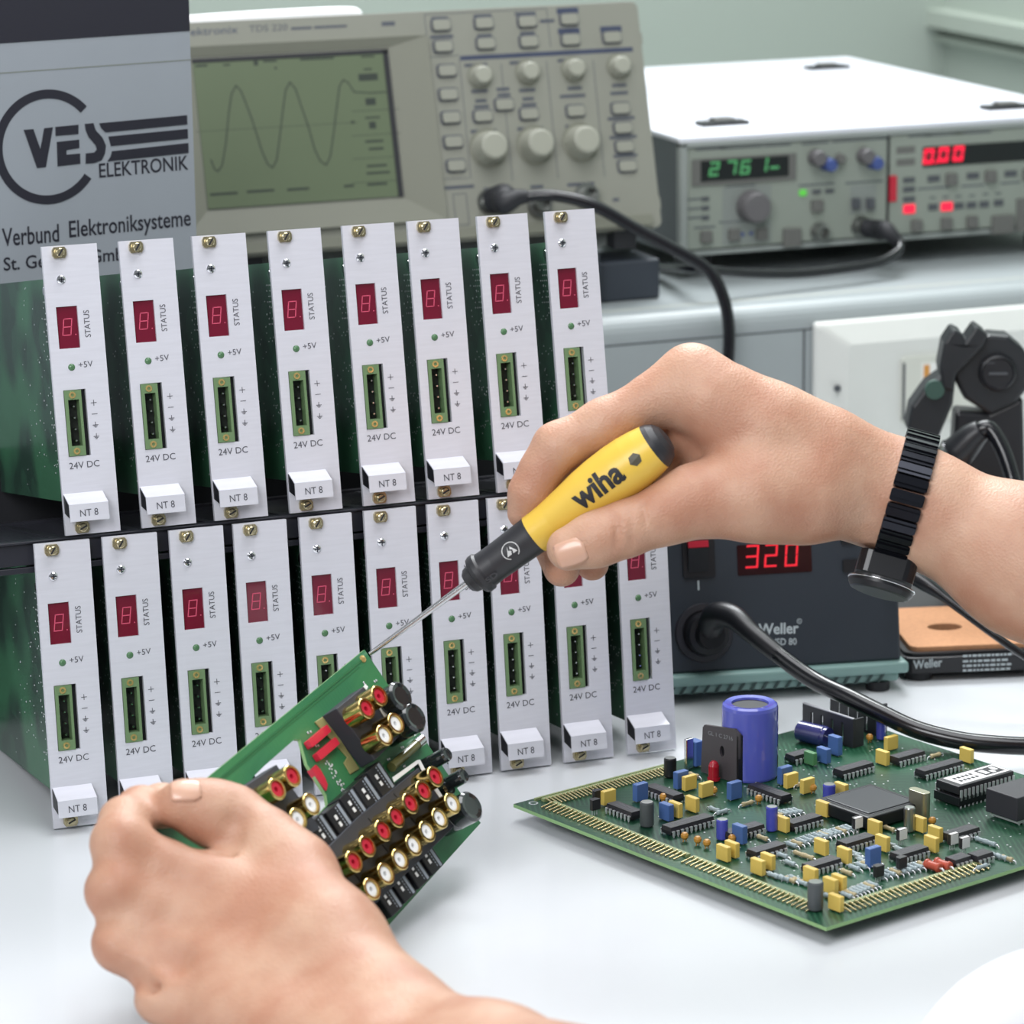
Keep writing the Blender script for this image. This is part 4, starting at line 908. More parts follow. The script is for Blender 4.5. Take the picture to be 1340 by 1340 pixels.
m = MB(); L_ = np.linalg.norm(q1-q0); m.lathe(q0, q1-q0, [(0, 0), (0, 4.2), (.8, 5.0), (L_*.86, 5.0), (L_*.9, 4.6), (L_, 4.6), (L_, 0)], 22); lc = m.build('lying_capacitor', mat('dark_blue_sleeve', '2a2c68', .2, coat=.5), brd)
m = MB(); d = nrm(q1-q0); m.tube([q1, q1+d*3, q1+d*4.5+np.array([0, 0, -5.4])], .4, 6); m.build('lead', SOLDER, lc)
# crystal
P = frame(1203, 1054, 6, 'b'); m = MB(); m.prism(P, rrect(-5.6, -2.3, 5.6, 2.3, 2.2), .6, 13); m.build('crystal', mat('crystal_can', 'b5b49f', .3, .85), brd, bevel=.4)
# small orange tantalum drops
for u, v in ((896, 1094), (913, 1099), (925, 1103), (868, 1043), (993, 1045), (1138, 965), (1064, 1031), (934, 1034), (958, 1097), (1220, 1074)):
    P = frame(u, v, 2.5, 'a'); m = MB(); m.ball(P.pt(0, 0, 2.6), 1.8, 10); m.cyl(P.pt(-.8, 0, 0), P.pt(-.8, 0, 2), .25, n=5); m.cyl(P.pt(.8, 0, 0), P.pt(.8, 0, 2), .25, n=5); m.build('tantalum_capacitor', TAN, brd)
# flat transistors
for u, v, mm in ((1121, 1079, WHT), (1179, 1094, WHT), (1246, 1100, WHT), (1261, 1105, WHT), (1149, 1142, ICM), (1179, 1131, ICM), (781, 1043, ICM), (778, 1055, ICM)):
    P = frame(u, v, 4, 'a'); m = MB(); m.prism(P, [(-2.3, -1.4), (2.3, -1.4), (2.3, .2), (1.4, 1.6), (-1.4, 1.6), (-2.3, .2)], 2.6, 7.4); tr = m.build('transistor', ICM, brd)
    if mm is WHT: m = MB(); m.pbox(Plane(P.pt(0, -1.42, 0), P.ex, (0, 0, 1)), -2.2, 2.2, 2.8, 7.2, 0, .15); m.pbox(P, -2.2, 2.2, -1.4, .2, 7.38, 7.5); m.build('transistor_face', WHT, tr)
    m = MB()
    for k in (-1.27, 0, 1.27): m.cyl(P.pt(k, 0, 0), P.pt(k, 0, 2.7), .28, n=5)
    m.build('lead', SOLDER, tr)
# resistors: single bodies with bent leads, in rows
RESB = mat('grey_blue_resistor', '9aa9ae', .4); RESW = mat('beige_resistor', 'b0a27e', .45)
def resistor(P, mm, L=6.2, r=1.0, name='resistor', lead=SOLDER, lw=.3):
    m = MB(); m.lathe(P.pt(-L/2, 0, r+.3), P.ex, [(0, 0), (0, r*.9), (.5, r*1.12), (1.4, r*1.1), (1.9, r*.9), (L-1.9, r*.9), (L-1.4, r*1.1), (L-.5, r*1.12), (L, r*.9), (L, 0)], 10); c = m.build(name, mm, brd)
    m = MB()
    for s in (-1, 1): m.tube([P.pt(s*L/2, 0, r+.3), P.pt(s*(L/2+1.3), 0, r+.3), P.pt(s*(L/2+2.0), 0, r-.3), P.pt(s*(L/2+2.1), 0, 0)], lw, 5, sub=3)
    m.build('lead', lead, c); return c
rows = (((1036, 1106), (1084, 1090), 8), ((1078, 1094), (1112, 1084), 7), ((1012, 1146), (1034, 1152), 4), ((1108, 1172), (1142, 1158), 8), ((1150, 1147), (1208, 1132), 9), ((1120, 1118), (1134, 1132), 4), ((1024, 1120), (1034, 1130), 2), ((1296, 1118), (1318, 1124), 4), ((1166, 1106), (1178, 1112), 2),
        ((1040, 1150), (1050, 1156), 3), ((1018, 1066), (1044, 1062), 5), ((1086, 1174), (1090, 1176), 1), ((1118, 1136), (1146, 1128), 4), ((1284, 1100), (1296, 1104), 2))
for (u0, v0), (u1, v1), n in rows:
    for k in range(n):
        f = k/max(n-1, 1); P = frame(u0+(u1-u0)*f, v0+(v1-v0)*f, 1, 'b'); resistor(P, RESB if (k*7+n) % 5 else RESW)
for u, v, ax in ((978, 1052, 'a'), (945, 1063, 'a'), (1000, 1020, 'a'), (935, 1060, 'b'), (1224, 989, 'a'), (1050, 1026, 'a'), (908, 1015, 'b'), (1108, 1142, 'b'), (1046, 1118, 'b'), (1058, 1122, 'b'), (998, 1097, 'b'), (1164, 1085, 'b'), (1285, 1135, 'a')): resistor(frame(u, v, 1, ax), RESB if u % 2 else RESW)
for u, v in ((1221, 1134), (1234, 1132)): tag(resistor(frame(u, v, 2, 'b'), mat('brick_red_resistor', 'b5503c', .45), 8.5, 2.0, 'power_resistor', lw=.5), 'fat brick red resistor')
# pin headers along the edges
PINM = mat('pale_gold_pin', 'cfc193', .25, .85)
def header(name, P, a0, a1, b, pdir, n, up=False):
    m = MB(); m.pbox(P, a0, a1, b-1.1, b+1.1, 0.05, 1.5); s = m.build(name, STRIP, brd)
    for k in range(n):
        x = a0+1+(a1-a0-2)*k/(n-1); m = MB()
        if up: m.pbox(P, x-.3, x+.3, b-.3, b+.3, 3, 7.5)
        else:
            m.cyl(P.pt(x, b+pdir*.6, 1.6), P.pt(x, b+pdir*7.6, .5), .42, n=6)
        m.build('pin', PINM, s)
    return s
PX = Plane(PB.o, -PB.ey, PB.ex)                 # a runs towards the front corner, b to the right
header('edge_pin_header', PX, 12, 104, 13, -1, 33); header('edge_pin_header', PX, 107, 186, 13, -1, 28)
PY = Plane(PB.o-PB.ey*BD, PB.ex, PB.ey)
header('edge_pin_header', PY, 18, 100, 13, -1, 29); header('edge_pin_header', PY, 140, 196, 13, -1, 20)
PZ = Plane(PB.o, PB.ex, PB.ey)
header('back_pin_header', PZ, 12, 84, -6, -1, 34)
m = MB(); m.pbox(PB, 10, 88, -3.4, -2.2, 0, 1.2); m.build('back_edge_strip', STRIP, brd)
m = MB(); r = random.Random(11)
for k in range(260):
    a = r.uniform(24, 196); b = r.uniform(-185, -12); m.prism(PB, disc(PB, (a, b), .45, 7), .0, .12)
for k in range(40):
    a = r.uniform(115, 190); b = r.uniform(-175, -70); m.prism(PB, disc(PB, (a, b), .4, 6), 0, .12)
tag(m.build('solder_points', SOLDER, brd), kind='stuff')
a, b = PB.loc(698, 1051); m = MB(); m.prism(PB, disc(PB, (a, b), 2.2, 18), .02, .1, holes=[disc(PB, (a, b), 1.5, 18)]); m.build('mounting_hole_ring', SOLDER, brd)
# ================================================================== held circuit board
tt = math.radians(55)
nH = CR @ np.array([.86*math.sin(tt), -math.cos(tt), .51*math.sin(tt)])
TH = at(477, 850, 1461)
_q = Plane(TH, np.cross((0, 0, 1), nH), np.cross(nH, np.cross((0, 0, 1), nH)))
_a, _b = _q.loc(629, 1077); _c = _q.pt(_a, _b)
HB = Plane(TH, _c-TH, np.cross(nH, _c-TH))      # a: down the right edge, b: along the top right edge away from the viewer
hbd = thing('audio_circuit_board', 'green circuit board with gold phono sockets held up by the left hand', 'circuit board', HB.pt(45, -100, 0))
aR = HB.loc(629, 1077)[0]; bl = HB.loc(478, 1245); ul = HB.loc(265, 1023)
BL = -205.0
pol = [(0, 0), (ul[0]*BL/ul[1], BL), (48, BL), (aR+(bl[0]-aR)*1.06-4, bl[1]*1.12), (aR+(bl[0]-aR)*1.02, bl[1]*1.02), (aR, 0)]
hole = [HB.loc(u, v) for u, v in ((330, 1018), (345, 1003), (386, 967), (393, 968), (402, 1000), (427, 1040), (429, 1053), (392, 1092), (372, 1082), (350, 1050))]
m = MB(); m.prism(HB, pol, -1.7, 0, holes=[hole]); m.build('board_substrate', [PCBH, PCBE], hbd)
nz = Vector(HB.ez)
for p in hbd.children[0].data.polygons:
    if abs(p.normal.dot(nz)) < .5: p.material_index = 1
def hloc(u, v, h=0): return HB.loc(u, v, h)
def hpx(*l, h=0): return [hloc(u, v, h) for u, v in l]
def ha(x, y): return (380+x/6.7, 840+y/6.7)
def hb_(x, y): return (450+x/6.7, 980+y/6.7)
m = MB(); ribbon(m, HB, hpx((473, 864), (262, 1040)), 1.0, .02, .25); ribbon(m, HB, hpx((470, 873), (258, 1048)), .7, .02, .12); m.build('edge_track', mat('dark_green_track', '2c6a40', .4), hbd)
JB = mat('socket_block_black', '32343c', .6)
# socket blocks (height 9) and sockets
def block(pts, h=9, name='socket_block', mm=None):
    m = MB(); m.prism(HB, [hloc(u, v, h) for u, v in pts], .05, h); return m.build(name, mm or JB, hbd, bevel=.4)
B1 = block([ha(*q) for q in ((400, 585), (640, 390), (985, 800), (745, 1035))])
B0 = block([(318, 1030), (362, 1000), (420, 1085), (372, 1110)])
Bm = block([hb_(*q) for q in ((130, 590), (655, 165), (1010, 640), (300, 1340), (20, 1340), (-130, 1130), (-130, 850))])
m = MB()
for p0, p1 in (((215, 610), (270, 680)), ((575, 590), (640, 670)), ((335, 840), (410, 930)), ((90, 1090), (165, 1190)), ((440, 395), (465, 425))): ribbon(m, HB, [hloc(*hb_(*p0), 9), hloc(*hb_(*p1), 9)], .7, 9.0, 9.1)
m.build('block_joint', mat('joint_black', '0c0c10', .7), hbd)
RJ = mat('red_socket_insert', 'c01f38', .4); WJ = mat('white_socket_insert', 'ececec', .45)
def jack(u, v, colr):
    """u,v: middle of the open end of the barrel"""
    a, b = hloc(u, v, 18.9); o = HB.pt(a, b, 9); ez = HB.ez
    m = MB(); m.lathe(o, ez, [(0, 4.75), (9.0, 4.75), (9.7, 4.7), (10.0, 4.4), (10.0, 3.5), (9.0, 3.4)], 24); j = m.build('phono_socket', GOLD, hbd)
    m = MB(); m.lathe(o, ez, [(9.0, 3.4), (9.3, 2.8), (9.3, 1.1), (6.5, 1.0), (6.5, 0)], 18); m.build('socket_insert', colr, j)
reds = [ha(785, 470), ha(672, 580)]+[hb_(*q) for q in ((805, 240), (703, 365), (588, 475), (465, 595), (348, 715), (210, 850), (92, 985))]+[(437, 1144)]
whts = [ha(930, 710), ha(830, 815)]+[hb_(*q) for q in ((955, 475), (845, 605), (735, 720), (617, 840), (497, 965), (372, 1090), (250, 1225), (110, 1370))]
lefts = [(383, 1015), (363, 1032)]; leftw = [(408, 1052), (391, 1071)]
for p in reds+lefts: jack(*p, RJ)
for p in whts+leftw: jack(*p, WJ)
# relays with white contacts, two rows
RL = mat('relay_black', '1d1e23', .35); RP = mat('relay_print', '8f97a2', .6)
def relay(u, v, s=1.0):
    a, b = hloc(u, v, 8); P = Plane(HB.pt(a, b, 0), HB.ex, HB.ey); m = MB(); m.pbox(P, -6.4, 6.4, -5.6*s, 5.6*s, .1, 8); r_ = m.build('relay', RL, hbd, bevel=.4)
    m = MB(); m.pbox(P, -5.8, 5.8, 2.6*s, 4.4*s, 8, 8.06)
    for k in range(8): m.pbox(P, -5.4+k*1.35, -4.6+k*1.35, .9*s, 1.5*s, 8, 8.06)
    m.build('relay_print', RP, r_)
    m = MB()
    for k in (-2.0, 1.2): m.pbox(P, k-1.0, k+1.0, -2.6*s, -1.0*s, 8, 8.15)
    m.build('relay_contact', WHT, r_)
for q in ((330, 265), (215, 385), (95, 495), (-25, 620)): relay(*hb_(*q))
relay(424, 1088)
for q in ((755, 950), (640, 1065), (515, 1190), (400, 1310)): relay(*hb_(*q), .9)
relay(480, 1200, .9)
# upper black rail, olive holders, red capacitors, dark sleeved capacitors
OLV = mat('olive_holder', '8f8a58', .5)
block([ha(*q) for q in ((215, 700), (300, 645), (610, 1110), (530, 1160), (470, 1060), (500, 1010))], .7, 'olive_holder', OLV)
RC = mat('crimson_film_capacitor', 'c4233c', .35)
for q in ((255, 825), (330, 935)):
    a, b = hloc(*ha(*q), 3); P = Plane(HB.pt(a, b, 0), HB.ex, HB.ey); m = MB(); m.prism(P, rrect(-1.7, -8.0, 1.7, 8.0, .6), .4, 3.2); m.build('red_capacitor', RC, hbd, bevel=.5)
m = MB(); m.prism(HB, [hloc(*ha(*q), 1) for q in ((188, 1112), (225, 1075), (262, 1115), (300, 1180), (328, 1250), (318, 1300))], -2, 1); m.build('red_capacitor', RC, hbd)
DS = mat('smoky_black_sleeve', '23282a', .12, coat=.8)
def sleeve(u, v, r, h):
    a, b = hloc(u, v, h); m = MB(); m.lathe(HB.pt(a, b, .3), HB.ez, [(0, r), (h*.45, r), (h*.5, r*.95), (h*.55, r), (h-1, r), (h, r*.85), (h-.4, r*.6), (h-.5, 0)], 26); m.build('sleeved_capacitor', DS, hbd)
sleeve(*ha(975, 470), 6.6, 17); sleeve(*ha(1095, 655), 6.8, 17); sleeve(*hb_(1120, 500), 6.8, 18)
for q, r, h in (((905, 45), 3.2, 17), ((1050, 235), 3.2, 17), ((930, 340), 3.4, 9)): sleeve(*hb_(*q), r, h)
for pp in (((640, 395), (665, 420), (680, 395), (655, 370)), ((765, 565), (800, 555), (855, 650), (825, 665))): MB().prism(HB, [hloc(*ha(*q), 9.1) for q in pp], 9, 9.3).build('white_tab', WHT, hbd)
for pp in (((640, 100), (665, 95), (715, 190), (690, 205)), ((785, 350), (815, 340), (870, 425), (845, 440)), ((640, 100), (655, 125), (440, 290), (425, 250))): MB().prism(HB, [hloc(*hb_(*q), 9.1) for q in pp], 9, 9.3).build('white_tab', WHT, hbd)
a, b = hloc(*ha(1010, 985), 2); P = Plane(HB.pt(a, b, 0), HB.ex, HB.ey); m = MB(); m.cyl(P.pt(0, -13, 2.4), P.pt(0, 13, 2.4), 2.2, n=12); m.build('fuse', mat('fuse_glass_olive', '77764a', .15, coat=.5), hbd); m = MB(); m.cyl(P.pt(0, 9, 2.4), P.pt(0, 14, 2.4), 2.5, n=14); m.build('fuse_cap', CHROME, hbd)
m = MB(); r = random.Random(5)
for k in range(28):
    t = k/27; a, b = hloc(*ha(310+180*t+r.uniform(-25, 25), 1040+290*t+r.uniform(-20, 20))); m.ball(HB.pt(a, b, 0), .6, 6, squash=HB.ez, half=True)
for q in ((150, 800), (175, 790), (220, 915), (240, 910), (640, 360), (650, 375), (735, 350), (750, 340), (1180, 1035), (1190, 1025), (970, 930), (985, 925), (990, 1095), (1000, 1090), (850, 1035), (865, 1030)): 
    a, b = hloc(*ha(*q)); m.ball(HB.pt(a, b, 0), .7, 6, squash=HB.ez, half=True)
tag(m.build('solder_joints', SOLDER, hbd), kind='stuff')
m = MB(); a, b = hloc(*ha(635, 150)); m.lathe(HB.pt(a, b, 0), HB.ez, [(0, 1.7), (.4, 1.6), (.5, .8), (.5, 0)], 16); m.build('corner_screw', BRASS, hbd)
for i in range(4): pass
m = MB(); 
for k in range(9): ribbon(m, HB, [hloc(*ha(520+k*3, 1325-k*14)), hloc(*ha(800+k*3, 1135-k*14))], .25, .02, .06) if k < 6 else None
m.build('track_bundle', mat('light_green_track', '5f9a70', .4), hbd)
# ================================================================== screwdriver
tip = at(484, 856, 1462.5); butt = at(872, 573, 1432)
ax = nrm(butt-tip); Ls = np.linalg.norm(butt-tip)
def on(u, v):            # length along the axis that shows at pixel u,v
    best = min(((np.linalg.norm(np.array([670+FPX*((q-CC) @ CR[:, 0])/((q-CC) @ CR[:, 1]), 670-FPX*((q-CC) @ CR[:, 2])/((q-CC) @ CR[:, 1])])-np.array([u, v])), s_) for s_, q in ((s_, tip+ax*s_) for s_ in np.linspace(0, Ls, 400))))
    return best[1]
sd = thing('screwdriver', 'yellow and black screwdriver held in the right hand', 'screwdriver', tip)
l1 = on(612, 758); l2 = on(640, 742); l3 = on(699, 700); l4 = on(856, 585)
YH = mat('yellow_handle_plastic', 'e3bd4c', .38); BH = mat('black_handle_plastic', '2a2a2e', .45)
m = MB(); m.lathe(tip, ax, [(0, 0), (0, .9), (3, 1.15), (l1+4, 1.5), (l1+4, 0)], 16); m.build('blade', mat('polished_steel', 'd2d2d4', .22, 1.0), sd)
m = MB(); m.lathe(tip, ax, [(l1-1, 0), (l1-1, 4.2), (l1+.5, 5.6), (l1+3, 6.2), (l1+4, 8.3), (l1+5.5, 8.9), (l1+7.5, 8.9), (l1+8.5, 8.0), (l2+3, 7.8), (l3-1, 8.4), (l3, 8.5), (l3, 0)], 28); co = m.build('collar', BH, sd)
m = MB(); pr = [(l3, 8.6)]
for f, r_ in ((.06, 8.7), (.15, 9.0), (.3, 10.2), (.45, 11.6), (.58, 12.3), (.7, 12.5), (.82, 12.2), (.92, 11.4), (1, 10.4)): pr.append((l3+(l4-l3)*f, r_))
m.lathe(tip, ax, pr, 36); hdl = m.build('handle', YH, sd)
m = MB(); m.lathe(tip, ax, [(l4, 10.4), (l4+2, 9.8), (l4+4.5, 8.2), (l4+6.3, 5.6), (l4+7, 2.5), (l4+7.1, 0)], 30); m.build('end_cap', BH, sd)
# lettering wrapped on the handle
vw = nrm(CC-(tip+ax*(l3+l4)/2)); e1 = nrm(vw-ax*(vw @ ax)); e2 = np.cross(e1, ax)       # e1 to the viewer, e2 sideways
def rad(x):
    for i in range(len(pr)-1):
        if pr[i][0] <= x <= pr[i+1][0]: t = (x-pr[i][0])/(pr[i+1][0]-pr[i][0]); return pr[i][1]*(1-t)+pr[i+1][1]*t
    return 8.3
def wrap(x, y, lift=.12, rr=None):
    r_ = (rr or rad(x))+lift; t = y/r_; return tip+ax*x+e1*(r_*math.cos(t))+e2*(r_*math.sin(t))
sgn = 1
def wtext(mb, s_, x0, x1, h, y0, bold=0, rr=None):
    vs, fs = glyphs(s_, bold); lo = vs.min(0); hi = vs.max(0)
    me_ = [np.array((x0+(x1-x0)*(v[0]-lo[0])/(hi[0]-lo[0]), y0+h*(v[1]-lo[1])/(hi[1]-lo[1]))) for v in vs]
    def put(a, b, c):
        l = [np.linalg.norm(a-b), np.linalg.norm(b-c), np.linalg.norm(c-a)]; i = int(np.argmax(l))
        if l[i] > 1.3:
            a, b, c = ((a, b, c), (b, c, a), (c, a, b))[i]; q = (a+b)/2; put(a, q, c); put(q, b, c); return
        mb.add([wrap(x, y, .2, rr=rr) for x, y in (a, b, c)], [(0, 1, 2)])
    for f in fs:
        for i in range(1, len(f)-1): put(me_[f[0]], me_[f[i]], me_[f[i+1]])
m = MB(); wtext(m, 'wiha', on(757, 655), on(817, 610), 10.5, -4.2, .035); m.build('lettering', INK, hdl)
xc = on(836, 598)
m = MB(); hx = [(xc+2.9*math.cos(t), .4+2.9*math.sin(t)) for t in [math.pi/3*i+.2 for i in range(6)]]
m.add([wrap(x, y) for x, y in hx]+[wrap(xc, .4, .2)], [(i, (i+1) % 6, 6) for i in range(6)]); m.build('hexagon_mark', mat('dark_olive_print', '4a4638', .5), hdl)
xc = on(671, 716)
m = MB(); n = 28
vs = []; 
for i in range(n+1): 
    t = math.radians(-60+300*i/n); vs += [wrap(xc+3.9*math.cos(t), .3+3.9*math.sin(t), rr=8.2), wrap(xc+3.5*math.cos(t), .3+3.5*math.sin(t), rr=8.2)]
m.add(vs, [(2*i, 2*i+1, 2*i+3, 2*i+2) for i in range(n)])
def wp(pts): m.add([wrap(xc+x, .3+y, rr=8.2) for x, y in pts], [tuple(range(len(pts)))])
wp([(-2.6, -1.6), (-.4, -1.6), (.3, -.2), (-.8, .5), (-.3, 2.3)]); wp([(.4, -1.6), (2.6, -1.6), (.6, 1.8), (.1, .6), (1.0, .1)])
m.build('esd_mark', mat('white_esd_print', 'c8c8c8', .5), co)
m = MB(); wtext(m, 'ESD', on(628, 748)-1, on(628, 748)+7, 2.6, -5.6, .02, rr=8.6); m.build('embossed_lettering', mat('emboss_grey', '3c3c40', .5), co)
# ================================================================== the person's hands: one skin surface from smoothly blended tapered limbs
def cone_sdf(X, Y, Z, a, b, ra, rb):
    ba = b-a; L2_ = float(ba @ ba)
    t = ((X-a[0])*ba[0]+(Y-a[1])*ba[1]+(Z-a[2])*ba[2])/max(L2_, 1e-9); t = np.clip(t, 0, 1)
    dx = X-a[0]-t*ba[0]; dy = Y-a[1]-t*ba[1]; dz = Z-a[2]-t*ba[2]
    return np.sqrt(dx*dx+dy*dy+dz*dz)-(ra+(rb-ra)*t)
def smin(a, b, k):
    h = np.maximum(k-np.abs(a-b), 0)/k
    return np.minimum(a, b)-h*h*k*.25
def hand_mesh(groups, carve, lo, hi, vox):
    """groups: (list of (p, q, rp, rq), inner blend, outer blend); returns surface-net vertices and quads"""
    gx, gy, gz = [np.arange(lo[i], hi[i]+vox, vox) for i in range(3)]
    F = np.full((len(gx), len(gy), len(gz)), 60.0, np.float32)
    def sl(p, q, r):
        o = []
        for i, g in enumerate((gx, gy, gz)):
            a = min(p[i], q[i])-r; b = max(p[i], q[i])+r
            o.append(slice(max(int((a-lo[i])/vox), 0), min(int((b-lo[i])/vox)+2, len(g))))
        return o
    for prims, ki, ko in groups:
        G = np.full(F.shape, 60.0, np.float32)
        for p, q, ra, rb in prims:
            s = sl(p, q, max(ra, rb)+ki+ko+3)
            if any(x.stop <= x.start for x in s): continue
            X, Y, Z = np.meshgrid(gx[s[0]], gy[s[1]], gz[s[2]], indexing='ij')
            d = cone_sdf(X, Y, Z, p, q, ra, rb).astype(np.float32)
            G[s[0], s[1], s[2]] = smin(G[s[0], s[1], s[2]], d, ki)
        F = smin(F, G, ko)
    for p, q, ra, rb, k in carve:
        s = sl(p, q, max(ra, rb)+k+2)
        if any(x.stop <= x.start for x in s): continue
        X, Y, Z = np.meshgrid(gx[s[0]], gy[s[1]], gz[s[2]], indexing='ij')
        d = cone_sdf(X, Y, Z, p, q, ra, rb).astype(np.float32)
        F[s[0], s[1], s[2]] = -smin(-F[s[0], s[1], s[2]], d, k)
    # naive surface nets
    nx, ny, nz = F.shape
    ins = F < 0
    C = np.zeros((nx-1, ny-1, nz-1), np.int8)
    for i in (0, 1):
        for j in (0, 1):
            for k in (0, 1): C += ins[i:nx-1+i, j:ny-1+j, k:nz-1+k]
    act = (C > 0) & (C < 8)
    idx = np.argwhere(act); num = -np.ones(act.shape, np.int64); num[act] = np.arange(len(idx))
    acc = np.zeros((len(idx), 3)); cnt = np.zeros(len(idx))
    cor = [(i, j, k) for i in (0, 1) for j in (0, 1) for k in (0, 1)]
    for a in range(8):
        for b in range(a+1, 8):
            if sum(abs(cor[a][t]-cor[b][t]) for t in range(3)) != 1: continue
            fa = F[idx[:, 0]+cor[a][0], idx[:, 1]+cor[a][1], idx[:, 2]+cor[a][2]]; fb = F[idx[:, 0]+cor[b][0], idx[:, 1]+cor[b][1], idx[:, 2]+cor[b][2]]
            c = (fa < 0) != (fb < 0); t = np.where(c, fa/np.where(np.abs(fa-fb) < 1e-9, 1e-9, fa-fb), 0)
            for d in range(3): acc[:, d] += np.where(c, cor[a][d]+t*(cor[b][d]-cor[a][d]), 0)
            cnt += c
    V = (idx+acc/cnt[:, None])*vox+np.array(lo)
    Q = []
    for axn in range(3):
        s0 = [slice(1, -1)]*3; s0[axn] = slice(0, -1)
        s1 = [slice(1, -1)]*3; s1[axn] = slice(1, None)
        A_ = ins[tuple(s0)]; B_ = ins[tuple(s1)]
        ch = np.argwhere(A_ != B_)
        if len(ch) == 0: continue
        fl = A_[tuple(ch.T)]
        base = ch+1; base[:, axn] -= 1
        u, v = [(1, 2), (2, 0), (0, 1)][axn]
        def n_(du, dv):
            p = base.copy(); p[:, u] -= du; p[:, v] -= dv; return num[p[:, 0], p[:, 1], p[:, 2]]
        q = np.stack([n_(1, 1), n_(0, 1), n_(0, 0), n_(1, 0)], 1)
        q[~fl] = q[~fl][:, ::-1]
        Q.append(q[(q >= 0).all(1)])
    return V, np.concatenate(Q)
def chain(pts, dD=0):
    """pts: (u, v, depth, radius)"""
    P = [at(u, v, D+dD) for u, v, D, r in pts]
    return [(P[i], P[i+1], pts[i][3], pts[i+1][3]) for i in range(len(pts)-1)]
dR = -21
right = [
 (chain([(1150, 638, 1480, 19.5), (1200, 660, 1478, 21.5), (1345, 735, 1470, 29.5), (1540, 825, 1450, 34)], dR)+chain([(1150, 640, 1503, 18.5), (1200, 664, 1502, 20.5), (1345, 740, 1495, 27), (1540, 830, 1480, 31)], dR)
  +chain([(1150, 634, 1480, 18), (1075, 600, 1474, 19.5), (1000, 566, 1472, 19.5), (930, 522, 1470, 15), (903, 493, 1472, 11.8)], dR)
  +chain([(1150, 640, 1500, 17), (1010, 580, 1492, 18), (912, 505, 1494, 12)], dR)+chain([(1150, 640, 1505, 16), (1010, 585, 1512, 16), (918, 520, 1514, 11)], dR)
  +chain([(1150, 643, 1505, 15), (1020, 600, 1528, 13), (932, 545, 1532, 10)], dR)
  +chain([(1130, 652, 1480, 14), (1050, 650, 1466, 17), (985, 650, 1460, 16), (905, 657, 1458, 13)], dR)
  +chain([(950, 590, 1486, 14), (905, 600, 1490, 12), (880, 615, 1492, 9)], dR)+chain([(1120, 655, 1505, 13), (1010, 650, 1515, 16), (960, 620, 1520, 12)], dR), 14, 3),
 (chain([(905, 657, 1458, 13.0), (862, 676, 1455, 11.4), (818, 692, 1453, 10.9), (780, 706, 1452, 10.6), (744, 718, 1452, 9.2)], dR), 6, 11),
 (chain([(903, 493, 1472, 11.8), (860, 521, 1471, 11.0), (790, 556, 1470, 10.4), (730, 586, 1469, 10.2), (709, 616, 1470, 8.8), (694, 645, 1471, 8.5), (686, 671, 1473, 7.2)], dR), 5, 9),
 (chain([(912, 505, 1494, 12), (748, 602, 1496, 9.5), (712, 690, 1494, 8.3), (735, 744, 1486, 7.8)], dR), 4, 2),
 (chain([(918, 520, 1514, 11), (782, 625, 1516, 9.2), (755, 700, 1512, 8.2), (775, 738, 1500, 7.2)], dR), 4, 2),
 (chain([(932, 545, 1532, 10), (825, 645, 1532, 8.2), (805, 700, 1526, 7.2), (820, 712, 1518, 6.5)], dR), 4, 2)]
rcarve = []
def crease(l, r, k, dD):
    return [(at(*l[i][:3]) if False else at(l[i][0], l[i][1], l[i][2]+dD), at(l[i+1][0], l[i+1][1], l[i+1][2]+dD), r, r, k) for i in range(len(l)-1)]
# creases at the thumb joint, finger joint and web
rcarve += crease([(800, 664, 1443), (808, 690, 1440.5), (806, 716, 1442)], .8, 1.6, dR)+crease([(822, 662, 1443), (828, 690, 1440), (826, 720, 1443)], .7, 1.6, dR)+crease([(842, 662, 1444), (846, 688, 1441.5)], .6, 1.6, dR)
left = [
 (chain([(520, 1350, 1228, 20), (640, 1415, 1180, 25), (860, 1500, 1085, 33)])+chain([(500, 1410, 1196, 18), (620, 1470, 1148, 22), (850, 1560, 1055, 30)])
  +chain([(520, 1350, 1228, 20), (420, 1262, 1262, 17.5), (345, 1202, 1285, 14.5), (292, 1168, 1294, 12.6)])+chain([(508, 1372, 1222, 19), (380, 1290, 1262, 16.5), (310, 1240, 1282, 14), (262, 1215, 1288, 13)])
  +chain([(500, 1392, 1210, 18), (370, 1330, 1250, 16), (305, 1295, 1266, 13.5), (252, 1272, 1275, 12.6)])+chain([(492, 1410, 1197, 17), (375, 1372, 1232, 15), (312, 1345, 1250, 13), (270, 1328, 1262, 11.6)])
  +chain([(505, 1330, 1240, 18), (432, 1232, 1268, 17.5), (385, 1146, 1300, 14.6)]), 13, 3),
 (chain([(385, 1146, 1300, 14.6), (345, 1106, 1309, 13.4), (302, 1073, 1315, 12.6), (272, 1062, 1313, 11.4), (240, 1052, 1309, 9.6)]), 6, 10),
 (chain([(292, 1168, 1294, 12.6), (222, 1142, 1294, 10.6), (158, 1104, 1292, 10.6), (163, 1076, 1304, 9.0), (184, 1060, 1318, 8.4), (212, 1055, 1332, 8.0), (240, 1054, 1348, 7.2)]), 5, 9),
 (chain([(262, 1215, 1288, 13), (200, 1192, 1286, 11), (152, 1166, 1284, 10.8), (168, 1140, 1312, 9), (215, 1110, 1352, 8)]), 5, 6),
 (chain([(252, 1272, 1275, 12.6), (200, 1253, 1276, 10.8), (160, 1234, 1277, 10.4), (175, 1205, 1305, 8.6), (215, 1170, 1345, 7.6)]), 5, 6),
 (chain([(270, 1328, 1262, 11.6), (240, 1318, 1263, 9.8), (212, 1305, 1264, 9.2), (215, 1270, 1290, 7.8), (240, 1240, 1320, 7)]), 5, 6)]
